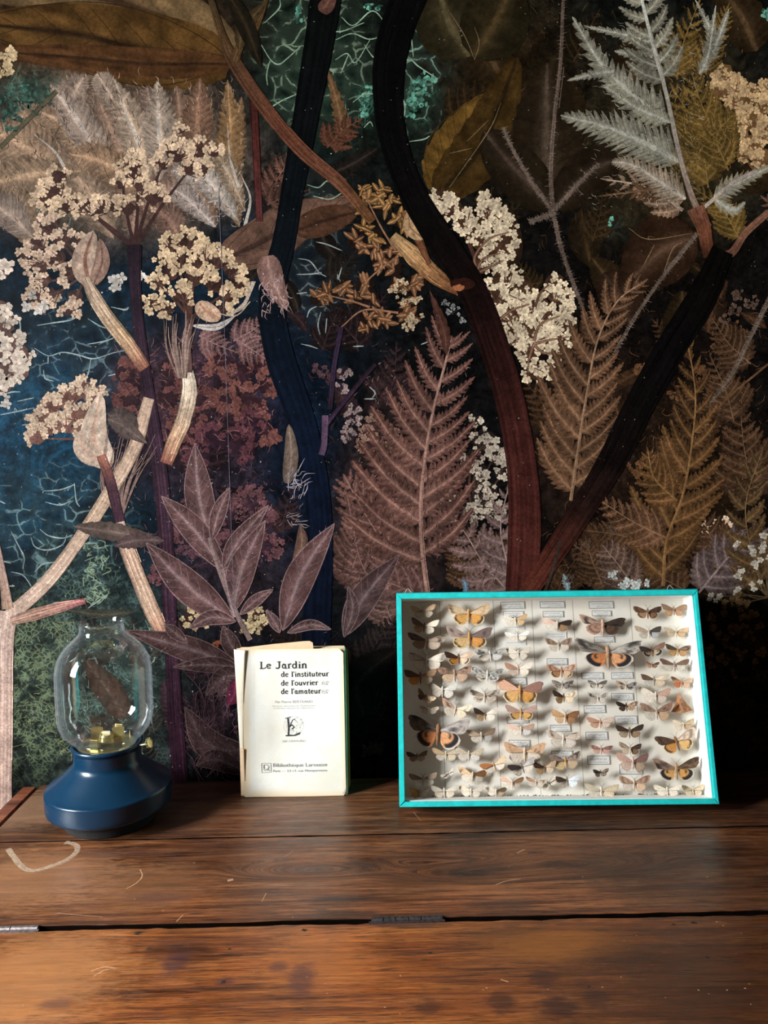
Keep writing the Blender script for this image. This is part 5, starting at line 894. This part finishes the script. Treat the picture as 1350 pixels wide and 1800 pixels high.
for (xa, xb) in ((772.5, 783), (866.5, 881), (934.5, 951), (1006, 1027), (1107, 1131)):
    p0, p1 = cpx(xa, 1054, FY), cpx(xb, 1398, FY)
    vs = [(p0.x - .0003, FY - .0001, CH - t_ - .001), (p0.x + .0003, FY - .0001, CH - t_ - .001), (p1.x + .0003, FY - .0001, t_ + .001), (p1.x - .0003, FY - .0001, t_ + .001)]
    mesh_obj('ruled_line', vs, [(0, 3, 2, 1)], m_line, case)
rc = random.Random(11)
for (px, up_) in ((716, 1), (1180, 1)):
    p = cpx(px, 1042, 0); v, f = tube([(p.x - .004, .006, CH), (p.x - .001, .006, CH + .006), (p.x + .001, .006, CH + .0075), (p.x + .005, .006, CH + .003), (p.x + .007, .006, CH)], .00035, 6); mesh_obj('wire_loop', v, f, m_wire, case)
dv, df = [], []
for i in range(150):                          # crumbs of dust along the lower inside edge
    x = rc.uniform(t_ + .003, CW - t_ - .003); r = rc.uniform(.0002, .0011); y = FY - rc.uniform(.0004, .004); z = t_ + .001 + r * .7; b0 = len(dv)
    dv += [(x + r, y, z), (x - r, y, z), (x, y + r, z), (x, y - r, z), (x, y, z + r), (x, y, z - r)]; df += [tuple(b0 + k for k in t) for t in ((0, 2, 4), (2, 1, 4), (1, 3, 4), (3, 0, 4), (2, 0, 5), (1, 2, 5), (3, 1, 5), (0, 3, 5))]
tag(mesh_obj('dust_crumbs', dv, df, m_dust, case), kind='stuff')
# ---- paper labels with handwriting
m_card = paper('label_card', (245, 243, 236), (232, 226, 214)); m_frame_ink = plain('label_border_ink', (92, 88, 96), .8); m_script = plain('handwriting_ink', (104, 102, 118), .8)
cards = [(879, 923, 1058, 1071, 'topmost of the third column', 1), (883, 921, 1074, 1086, 'behind the white and tan moth of the third column', 1), (948, 993, 1057, 1069, 'topmost of the fourth column', 1), (953, 991, 1074, 1085, 'behind the pink and dark moth of the fourth column', 1),
 (956, 996, 1111, 1122, 'unframed, between the two highest moths of the fourth column', 0), (960, 998, 1157, 1169, 'above the pinkish moth in the middle of the fourth column', 1), (888, 926, 1191, 1205, 'behind the big pink and yellow moth of the third column', 1), (1034, 1079, 1057, 1070, 'topmost of the fifth column', 1),
 (1039, 1075, 1073, 1083, 'behind the large rose-brown moth', 1), (1043, 1081, 1119, 1130, 'just above the largest orange and black moth', 1), (1021, 1061, 1182, 1194, 'below left of the largest orange and black moth', 1), (1073, 1114, 1182, 1194, 'below right of the largest orange and black moth', 1),
 (1073, 1114, 1218, 1231, 'above the mottled brown moth of the sixth column', 1), (890, 930, 1260, 1272, 'below the small yellow moth with black-edged wings', 1), (893, 932, 1300, 1313, 'above the wide peach moth of the third column', 1), (966, 1004, 1274, 1287, 'below the peach-orange moth of the fourth column', 1),
 (968, 1007, 1319, 1331, 'behind the grey and yellowish moth of the fourth column', 1), (1025, 1065, 1240, 1254, 'above the rose-tan moth of the fifth column', 1), (1028, 1069, 1286, 1301, 'above the mauve moth of the fifth column', 1), (1031, 1073, 1328, 1344, 'above the small speckled moth of the fifth column', 1),
 (1079, 1121, 1258, 1273, 'white, above the dark brown moth of the sixth column', 1), (1087, 1130, 1343, 1361, 'white, below the pink-mauve moth of the sixth column', 1), (884, 922, 1100, 1106, 'narrow, unframed, between two top white moths of third column', 0), (886, 925, 1127, 1134, 'narrow and unframed, below the faint white moth', 0)]
for k, (x0, x1, y0, y1, where, fr) in enumerate(cards):
    pa, pb = cpx(x0, y0, FY), cpx(x1, y1, FY); w, h = pb.x - pa.x, pa.z - pb.z
    card = from_bm('paper_label', box_bm(0, w, -.0004, 0, 0, h), m_card)
    card.matrix_world = CM @ Matrix.Translation((pa.x, FY - .0003, pb.z)) @ Matrix.Rotation(math.radians(rc.uniform(-1.2, 1.2)), 4, 'Y')
    tag(card, f'handwritten case label, {where}', 'label', 'labels in the moth case')
    def lines(segs, wd):
        vs, fs = [], []
        for pts in segs:
            b0 = len(vs); n = len(pts)
            for i, (x, z) in enumerate(pts):
                ax, az = pts[min(i + 1, n - 1)][0] - pts[max(i - 1, 0)][0], pts[min(i + 1, n - 1)][1] - pts[max(i - 1, 0)][1]; l = math.hypot(ax, az) or 1
                vs += [(x - az / l * wd, -.0005, z + ax / l * wd), (x + az / l * wd, -.0005, z - ax / l * wd)]
            fs += [(b0 + 2 * i, b0 + 2 * i + 1, b0 + 2 * i + 3, b0 + 2 * i + 2) for i in range(n - 1)]
        return vs, fs
    if fr:
        e = .0007; vs, fs = lines([[(e, e), (w - e, e)], [(w - e, e), (w - e, h - e)], [(w - e, h - e), (e, h - e)], [(e, h - e), (e, e)]], .0003); mesh_obj('border', vs, fs, m_frame_ink, card)
    segs = []
    for row in ((.62, .12, .85), (.28, .3, .92))[:2 if h > .007 else 1]:
        x = w * row[1]; p = []
        while x < w * row[2]:
            p.append((x, h * row[0] + rc.uniform(-1, 1) * h * .13)); x += rc.uniform(.0003, .0007)
        if len(p) > 2: segs.append(p)
    if segs: vs, fs = lines(segs, .00013); mesh_obj('handwriting', vs, fs, m_script, card)
# ---- moths
m_wing = attr_mat('moth_wing_scales', .75, .28, 900, .2); m_fur = attr_mat('moth_body_fur', .9, .35, 1200, .3); m_pin = plain('steel_pin', (150, 148, 145), .35, .9)
FOREW = [(.09, .045), (.22, .12), (.34, .165), (.44, .185), (.495, .175), (.50, .13), (.475, .06), (.43, -.01), (.36, -.035), (.22, -.03), (.09, -.02), (.045, -.01)]
HINDW = [(.07, .0), (.20, -.005), (.31, -.03), (.365, -.075), (.36, -.135), (.315, -.195), (.24, -.24), (.16, -.25), (.10, -.23), (.055, -.17)]
RINGS = [.12, .26, .40, .52, .63, .73, .82, .90, .96, 1.]
def cr(pts, k=3):
    n = len(pts); out = []
    for i in range(n - 1):
        p = [np.array(pts[max(0, min(n - 1, j))]) for j in (i - 1, i, i + 1, i + 2)]
        for s in range(k):
            t = s / k; out.append(.5 * ((2 * p[1]) + (-p[0] + p[2]) * t + (2 * p[0] - 5 * p[1] + 4 * p[2] - p[3]) * t * t + (-p[0] + 3 * p[1] - 3 * p[2] + p[3]) * t ** 3))
    return out + [np.array(pts[-1])]
def wing(out, root, base, kind, slope, sgn, sp, y0, asp, r):
    out = cr(out, 2); n = len(out); vs, cs, fs = [(root[0] * sgn * sp, y0, root[1] * sp)], [lin(base) * .95], []
    lb = lin(base) * 1.12 * np.array([1.04, 1, .96]); lb = lb * min(1, .86 / lb.max()); spots = [(r.uniform(.3, .9), r.uniform(.15, .85), r.uniform(.05, .11)) for _ in range(7)]
    for ri, R in enumerate(RINGS):
        for j, q in enumerate(out):
            jag = 1 + (r.uniform(-.03, .03) if R == 1 else 0)
            x, z = root[0] + (q[0] - root[0]) * R * jag, root[1] + (q[1] * asp - root[1]) * R * jag
            y = y0 - slope * x * sp - .02 * sp * math.sin(R * 2.2) * (1 if j % 4 < 2 else .85) + .0004 * (j % 2)
            vs.append((x * sgn * sp, y, z * sp)); u = j / (n - 1); c = lb * r.uniform(.86, 1.1)
            if j % 2 and R > .3: c = c * .86                       # veins
            if kind == 'plain':
                if R > .93: c = c * .8
            elif kind in ('spot', 'mottle'):
                for (sr, su, sz) in spots[:3 if kind == 'spot' else 7]:
                    if abs(R - sr) < sz and abs(u - su) < sz * 1.1: c = c * .35
                if .70 < R < .80: c = c * .72
                if kind == 'mottle' and r.random() < .22: c = c * .5
            elif kind == 'band':
                if .68 < R < .88: c = c * .45
                if .36 < R < .44: c = c * .6
            elif kind == 'border':                                   # pale wing with a dark band inside the fringe
                if .76 < R < .93 and .25 < u < .72 and r.random() < .9: c = lin((86, 58, 36))
                elif R > .93: c = lin((236, 214, 170))
            elif kind == 'under':                                    # orange with two black bands
                if .72 < R < .95 and .20 < u < .80: c = lin((30, 20, 20))
                elif R >= .95 and u > .2: c = lin((232, 214, 196))
                elif .44 < R < .56 and .18 < u < .55: c = lin((34, 22, 20))
                elif R < .42: c = c * .8 + .2 * lin((170, 130, 100))
            elif kind == 'dark':
                c = c * (.75 if R > .6 else 1)
            cs.append(c)
    for j in range(n - 1): fs.append((0, 1 + j, 2 + j))
    for ri in range(len(RINGS) - 1):
        for j in range(n - 1): a = 1 + ri * n + j; fs.append((a, a + n, a + n + 1, a + 1))
    if sgn < 0: fs = [f[::-1] for f in fs]
    return vs, fs, cs
SL = {'bL': -.34, 'dL': .34, 'nL': .02, 'bR': .34, 'dR': -.30, 'nR': .02}
COLN = ['', 'first', 'second', 'third', 'fourth', 'fifth', 'sixth', 'seventh', 'eighth']
WH, CRM, TAN, PINK = (242, 230, 212), (232, 218, 196), (190, 156, 120), (214, 178, 152)
BRN, DBR, GRY, ORG, YEL, MAU = (122, 88, 62), (70, 48, 36), (164, 154, 144), (228, 142, 80), (218, 160, 82), (160, 124, 116)
# x, y, span, tilt, left/right shade, forewing L, forewing R, hindwing L, hindwing R, fore kind, hind kind, column, look
MOTHS = [  # wing colours differ left to right mostly by painted-in side light
 (744,1074,44,-3,'n','n',(214,184,150),(206,176,142),CRM,CRM,'plain','plain',1,'small cream-brown moth'),
 (746,1100,48,8,'d','b',(112,84,62),CRM,(170,134,100),WH,'plain','plain',1,'moth with brown left and cream right wings'),
 (750,1126,66,3,'d','n',(104,82,66),(182,160,140),(150,120,96),(206,186,164),'mottle','plain',1,'grey-brown moth with a dark left wing'),
 (750,1160,64,2,'n','b',(196,180,164),WH,(222,212,200),WH,'spot','plain',1,'whitish long-bodied moth'),
 (739,1188,56,0,'d','n',(92,62,36),(200,160,124),(212,142,52),(240,224,196),'dark','plain',1,'moth with a dark and orange left wing'),
 (748,1224,34,28,'d','b',(130,90,56),(230,204,168),(110,76,48),(222,190,150),'spot','spot',1,'tilted tan moth, half its wings lost'),
 (754,1247,35,2,'n','n',(226,206,178),(230,212,186),CRM,WH,'spot','plain',1,'very small cream moth'),
 (770,1284,102,5,'n','b',(110,92,78),(184,174,166),ORG,(240,172,118),'mottle','under',1,'large grey moth with orange hindwings banded black'),
 (733,1328,36,0,'d','d',(66,46,32),(140,108,78),(150,118,86),(176,150,120),'dark','plain',1,'small moth with one dark brown wing'),
 (744,1369,47,-2,'n','n',(150,120,96),(176,152,128),(228,220,206),WH,'plain','plain',1,'brown and white moth'),
 (737,1392,36,0,'d','n',(190,134,66),(222,196,172),(196,150,80),CRM,'plain','plain',1,'moth with an orange-brown left wing'),
 (824,1078,74,1,'n','n',(232,204,164),(222,190,150),(226,172,96),YEL,'spot','border',2,'cream moth with dark-edged yellow hindwings'),
 (825,1119,80,0,'n','n',(176,154,142),(126,104,98),(230,192,132),(218,152,76),'spot','border',2,'grey moth with dark-edged yellow-orange hindwings'),
 (806,1155,50,-2,'d','b',(82,50,26),(242,208,182),(210,140,44),(242,216,184),'dark','border',2,'moth brown-orange at left, pale pink at right'),
 (799,1183,60,-2,'n','n',(172,134,110),(176,140,116),(212,184,152),(196,164,136),'mottle','plain',2,'mottled pinkish-brown moth'),
 (862,1149,54,-4,'n','n',(206,204,196),(196,194,186),WH,(216,214,208),'mottle','plain',2,'white moth with grey speckles'),
 (778,1212,52,3,'b','n',WH,(238,234,224),WH,(228,222,210),'plain','plain',2,'pure white moth'),
 (857,1184,54,3,'n','n',(222,220,212),(190,188,180),WH,(210,206,200),'mottle','mottle',2,'white moth with heavily speckled wings'),
 (852,1222,54,0,'n','n',(202,182,160),(208,192,172),(218,202,180),(206,188,168),'mottle','spot',2,'pale brown speckled moth'),
 (801,1246,52,14,'n','b',(216,176,150),(232,218,192),(232,220,200),(226,208,180),'spot','plain',2,'tilted cream moth above the large orange one'),
 (853,1255,42,2,'d','b',(100,72,54),WH,(216,180,136),WH,'dark','plain',2,'moth with brown left and white right wings'),
 (846,1292,50,-2,'n','d',(206,184,154),(182,150,122),WH,(226,220,214),'plain','plain',2,'tan moth with white hindwings'),
 (784,1325,47,2,'n','n',(222,192,148),(214,196,166),WH,(230,212,184),'plain','plain',2,'cream moth below the large orange one'),
 (824,1325,50,3,'n','n',(216,200,176),(208,190,164),WH,(238,232,220),'plain','plain',2,'cream moth with white fan-shaped hindwings'),
 (787,1360,26,-30,'n','b',(236,226,206),(226,214,196),WH,WH,'plain','plain',2,'small folded white moth'),
 (831,1362,49,6,'b','d',(226,190,148),(150,100,56),WH,WH,'plain','plain',2,'moth with pale left and brown right forewing'),
 (781,1390,45,0,'n','n',WH,(236,228,210),CRM,CRM,'plain','plain',2,'cream white-winged moth'),
 (828,1389,42,4,'b','n',(232,214,190),(226,214,200),WH,WH,'plain','plain',2,'pale cream moth'),
 (868,1344,46,-18,'n','b',(190,122,66),(236,202,166),WH,WH,'plain','plain',2,'tilted moth with an orange-tipped left wing'),
 (872,1390,38,4,'b','d',WH,(132,104,76),WH,(214,190,160),'plain','plain',2,'white moth with a brown right forewing'),
 (906,1089,42,-4,'b','n',WH,(214,178,132),WH,(222,190,146),'plain','plain',3,'moth white at left and tan at right'),
 (909,1117,42,-2,'b','b',(238,236,230),(236,232,224),WH,WH,'plain','plain',3,'faint white moth'),
 (911,1147,42,2,'b','n',WH,WH,WH,WH,'plain','plain',3,'plain white moth'),
 (911,1175,47,1,'n','b',(206,158,132),(244,226,212),(232,214,196),WH,'plain','plain',3,'pink and white moth'),
 (914,1213,78,2,'b','n',(232,182,152),(158,116,100),(228,178,112),(212,154,76),'plain','border',3,'large pink moth with dark-edged yellow hindwings'),
 (916,1251,54,0,'n','n',(196,160,144),(190,158,146),(220,168,96),(220,168,96),'plain','border',3,'purplish moth with small black-edged yellow hindwings'),
 (916,1281,45,0,'b','n',(216,186,166),(196,162,138),WH,(232,228,222),'plain','plain',3,'tan moth with white hindwings'),
 (922,1321,70,2,'n','n',(230,186,148),(228,186,150),(238,222,204),(238,224,206),'spot','plain',3,'wide peach moth'),
 (917,1347,47,-20,'d','b',(84,68,66),(196,190,184),WH,WH,'dark','plain',3,'moth with one slate-dark left wing'),
 (900,1375,40,2,'b','d',(232,192,170),(176,128,88),WH,(222,208,188),'plain','plain',3,'tan and brown moth'),
 (980,1096,53,6,'b','d',(222,190,172),(66,46,36),WH,(190,150,108),'plain','plain',4,'moth pinkish at left and dark brown at right'),
 (982,1132,47,-1,'n','n',(168,138,110),(172,140,122),WH,WH,'band','plain',4,'thin-winged brown moth with white hindwings'),
 (987,1178,52,0,'n','n',(204,154,120),(222,176,148),(184,132,88),(226,190,158),'band','border',4,'pinkish-tan moth with up-pointing wings'),
 (989,1202,38,3,'n','n',(170,158,146),(150,138,128),(196,182,166),(170,156,144),'mottle','mottle',4,'small grey moth'),
 (991,1224,42,0,'d','b',(112,76,42),(226,206,176),(190,150,100),(226,206,178),'band','plain',4,'moth brown at left and cream at right'),
 (994,1258,48,4,'n','d',(226,178,128),(182,126,80),(240,206,166),(204,152,106),'plain','plain',4,'peach-orange moth'),
 (990,1297,58,4,'n','n',(226,206,186),(222,204,186),WH,(232,222,208),'spot','plain',4,'pale cream broad-winged moth'),
 (994,1336,53,-6,'n','n',(150,128,112),(166,146,130),(220,190,142),(196,172,142),'mottle','plain',4,'grey-brown moth with yellowish hindwings'),
 (957,1348,40,-3,'d','n',(96,58,34),(216,184,150),(204,164,118),(230,208,180),'dark','plain',4,'small moth with a dark brown left wing'),
 (942,1374,36,6,'n','n',(218,170,140),(226,202,178),WH,WH,'spot','plain',4,'small tan and white moth'),
 (964,1377,36,-38,'b','b',WH,WH,WH,WH,'plain','plain',4,'white moth turned on its side'),
 (997,1371,42,-4,'d','b',(124,96,66),(226,232,236),WH,(228,234,238),'dark','plain',4,'moth brown at left and bluish white at right'),
 (1060,1097,82,2,'n','d',(206,172,150),(72,52,38),(200,156,132),(104,74,52),'mottle','band',5,'large rose moth with a dark brown right side'),
 (1069,1147,112,2,'n','b',(156,146,134),(182,174,162),ORG,(240,170,116),'mottle','under',5,'largest moth, grey with orange hindwings banded black'),
 (1049,1202,34,3,'n','n',(190,184,174),(120,112,104),WH,WH,'mottle','border',5,'small black and white moth'),
 (1051,1226,36,0,'n','n',WH,WH,WH,WH,'mottle','plain',5,'small white ragged moth'),
 (1055,1268,46,0,'n','n',(216,166,136),(232,206,186),(220,174,144),(234,212,192),'plain','plain',5,'rose-tan rounded moth'),
 (1057,1316,38,2,'n','n',(194,144,126),(158,114,108),(222,180,160),(206,164,146),'band','plain',5,'mauve-brown moth'),
 (1056,1357,28,-4,'d','n',(92,70,58),(176,154,134),(170,146,124),(196,176,154),'mottle','mottle',5,'tiny speckled brown moth'),
 (1057,1389,58,2,'n','n',(226,212,188),(216,196,166),WH,(222,206,178),'plain','plain',5,'broad pale cream moth at the bottom edge'),
 (1100,1204,36,3,'n','n',(222,186,150),(162,152,144),(222,206,186),(170,162,154),'mottle','mottle',6,'small grey and buff moth'),
 (1101,1240,40,-2,'d','n',(92,66,52),(222,184,150),(150,118,96),(216,180,150),'mottle','mottle',6,'mottled brown moth'),
 (1106,1284,52,2,'d','d',(96,70,50),(86,62,48),(216,190,160),(190,156,120),'dark','plain',6,'dark brown moth with pale hindwings'),
 (1108,1315,40,4,'n','d',(204,180,150),(96,70,50),(226,206,180),(160,124,90),'mottle','plain',6,'brown and buff moth'),
 (1112,1338,56,4,'n','d',(226,182,164),(158,116,106),(234,202,182),(206,178,150),'plain','plain',6,'pink-mauve moth'),
 (1114,1375,52,2,'n','n',(204,166,138),(186,146,120),(232,216,202),(222,190,160),'band','plain',6,'tan moth with narrow wings and a long body'),
 (1138,1075,52,2,'n','d',(122,84,58),(96,62,42),(182,140,106),(150,104,70),'band','border',7,'dark brown moth'),
 (1140,1110,49,-2,'n','d',(216,190,162),(96,82,70),WH,(232,232,232),'plain','plain',7,'moth with buff left and grey right forewing'),
 (1146,1142,48,-6,'d','n',(82,60,46),(160,122,100),(196,156,116),(216,190,156),'dark','under',7,'dark brown moth with pale hindwing spots'),
 (1146,1168,24,2,'n','n',(166,122,90),(120,84,60),(196,160,130),(160,124,96),'spot','plain',7,'tiny brown moth'),
 (1150,1194,46,2,'n','b',(126,96,70),(222,206,180),(232,226,214),(206,184,158),'dark','plain',7,'brown-winged white moth'),
 (1153,1221,50,2,'b','n',(234,222,204),(216,176,152),WH,(234,216,200),'plain','plain',7,'pale moth with a pinkish right wing'),
 (1154,1250,56,0,'n','n',(176,138,116),(160,122,100),(234,224,208),(206,170,138),'spot','plain',7,'wide rosy-brown moth'),
 (1184,1071,44,0,'n','n',(160,124,96),(170,134,104),(206,160,120),(196,154,120),'plain','plain',8,'tan moth in the top corner'),
 (1189,1110,44,2,'n','n',(226,204,172),(222,192,154),(228,206,172),(216,184,142),'plain','plain',8,'pale tan moth'),
 (1191,1142,44,3,'n','n',(104,80,58),(146,120,96),(196,154,100),(196,152,104),'mottle','plain',8,'brown moth with yellowish hindwings'),
 (1185,1168,50,0,'n','n',(134,100,80),(142,110,88),WH,WH,'dark','plain',8,'narrow-winged brown moth with white hindwings'),
 (1199,1199,38,4,'n','n',(210,160,124),(226,192,160),(216,130,80),(230,196,164),'plain','plain',8,'thin pinkish moth with an orange body'),
 (1202,1273,36,-4,'b','n',(238,220,192),(214,188,154),(232,216,190),(206,178,142),'plain','plain',8,'cream moth with folded wings'),
 (1189,1302,68,-14,'n','b',(98,68,46),(232,206,184),(216,148,74),(232,186,120),'band','border',8,'tilted brown and orange moth'),
 (1188,1350,78,0,'n','n',(168,134,112),(122,92,66),(232,180,108),(214,156,82),'mottle','under',8,'wide brown moth with orange and black hindwings'),
 (1173,1388,44,2,'b','b',(236,224,202),WH,WH,WH,'plain','plain',7,'white moth at the bottom edge'),
 (1218,1388,38,0,'n','n',(222,202,170),(224,206,176),(228,210,182),(230,212,186),'plain','plain',8,'pale straw-coloured moth in the bottom corner'),
]
order = {}
for m in MOTHS: order.setdefault(m[12], []).append(m[1])
ORD = ['topmost', 'second from top', 'third from top', 'fourth from top', 'fifth from top', 'sixth from top', 'seventh from top', 'eighth from top', 'ninth from top', 'tenth from top', 'eleventh from top', 'twelfth from top', 'thirteenth from top', 'fourteenth from top', 'fifteenth from top', 'sixteenth from top', 'seventeenth from top', 'eighteenth from top', 'nineteenth from top', 'twentieth from top']
def moth_body(sp, c, r, orange=False):
    prof = [(.115, .004), (.10, .022), (.075, .034), (.03, .042), (-.02, .034), (-.06, .030), (-.12, .030), (-.18, .026), (-.235, .015), (-.255, .003)]; vs, fs, cs = [], [], []
    n = 8
    for i, (z, rd) in enumerate(prof):
        for k in range(n):
            a = 2 * math.pi * k / n; vs.append((rd * sp * math.cos(a) * r.uniform(.93, 1.07), rd * sp * math.sin(a), z * sp)); cs.append(lin(c) * (.72 if i % 2 and z < -.02 else 1) * r.uniform(.85, 1.1))
    for i in range(len(prof) - 1):
        for k in range(n): k2 = (k + 1) % n; fs.append((i * n + k, i * n + k2, (i + 1) * n + k2, (i + 1) * n + k))
    fs.append(tuple(range(n))); fs.append(tuple(range((len(prof) - 1) * n, len(prof) * n))[::-1]); return vs, fs, cs
MY = FY - .0115                               # pinned a little above the paper
pin_me = None
for i, (px, py, span, tilt, sl, sr, fl, fr_, hl, hr, fk, hk, column, look) in enumerate(MOTHS):
    r = random.Random(100 + i); c = cpx(px, py, MY); sp = span * .000745 * 1.03
    mo = empty('pinned_moth'); mo.matrix_world = CM @ Matrix.Translation((c.x, MY + r.uniform(-.0015, .0015), c.z)) @ Matrix.Rotation(math.radians(tilt), 4, 'Y') @ Matrix.Rotation(math.radians(r.uniform(-5, 5)), 4, 'X')
    k = sorted(order[column]).index(py); n = len(order[column])
    pos = ORD[k] if k < n - 1 else 'lowest'
    tag(mo, f'{look}, {pos} in {COLN[column]} case column', 'moth', 'pinned moths in the turquoise case')
    asp = r.uniform(.85, 1.15); long_ = look.find('long') >= 0
    for sgn, s_, fc, hc in ((-1, sl + 'L', fl, hl), (1, sr + 'R', fr_, hr)):
        slope = (SL[s_] + r.uniform(-.05, .05) + .06) * min(1, 46 / span)
        up_ = r.uniform(-.02, .05)
        v, f, cs = wing(HINDW, (.03, -.02), hc, hk, slope * .8, sgn, sp, .0006, asp, r); mesh_obj('hindwing', v, f, m_wing, mo, cs, smooth=True)
        v, f, cs = wing([(x, z + up_ * x * 2) for x, z in FOREW], (.025, .02), fc, fk, slope, sgn, sp, -.0006, asp, r); mesh_obj('forewing', v, f, m_wing, mo, cs, smooth=True)
        v, f = tube([(sgn * .008 * sp, -.001, .105 * sp), (sgn * .05 * sp, -.0025, .16 * sp), (sgn * .11 * sp, -.002, .21 * sp + .01 * sp)], [.00022, .00018, .0001], 4); mesh_obj('antenna', v, f, m_pin if i % 3 else m_hd, mo)
    bc = {True: (200, 150, 90)}.get('yellow' in look, tuple(np.clip(.55 * np.array(fl) + .45 * np.array(hl) * .9, 60, 235)))
    v, f, cs = moth_body(sp * (1.15 if long_ else 1), bc, r); mesh_obj('body', v, f, m_fur, mo, cs, smooth=True)
    if pin_me is None:
        v, f = tube([(0, .0125, 0), (0, -.0075, 0)], .00016, 5); o = mesh_obj('pin', v, f, m_pin, mo); pin_me = o.data
        v2, f2 = lathe([(0, -.0004), (.0005, -.0002), (.0006, .0), (.0005, .0003), (0, .0005)], 8)
    else:
        o = bpy.data.objects.new('pin', pin_me); COL.objects.link(o); o.parent = mo
# the moth resting with closed wings at the right-hand side
c = cpx(1197, 1236, FY - .006); r = random.Random(999)
mo = empty('pinned_moth'); mo.matrix_world = CM @ Matrix.Translation((c.x, FY - .006, c.z)) @ Matrix.Rotation(math.radians(-4), 4, 'Y')
tag(mo, 'orange-brown moth with wings closed in a triangle, left of the right-hand case wall', 'moth', 'pinned moths in the turquoise case')
s = .024
for sgn in (-1, 1):
    vs, cs, fs = [], [], []
    for a in range(7):
        for b in range(5):
            u, w = a / 6, b / 4; x = sgn * s * (.03 + (.16 + .42 * u) * w * (.35 + .65 * u)); z = s * (.48 - 1.0 * u + .10 * w * u); vs.append((x, -.003 + .0045 * w, z))
            cs.append(lin((196, 130, 78) if (a + b) % 3 else (108, 62, 38)) * r.uniform(.8, 1.15))
    for a in range(6):
        for b in range(4): q = a * 5 + b; fs.append((q, q + 1, q + 6, q + 5))
    mesh_obj('forewing', vs, fs, m_wing, mo, cs, smooth=True)
v, f, cs = moth_body(.036, (176, 112, 66), r); o = mesh_obj('body', v, f, m_fur, mo, cs, smooth=True); o.location = (0, .0005, .003)
o = bpy.data.objects.new('pin', pin_me); COL.objects.link(o); o.parent = mo; o.location = (0, -.012, 0)
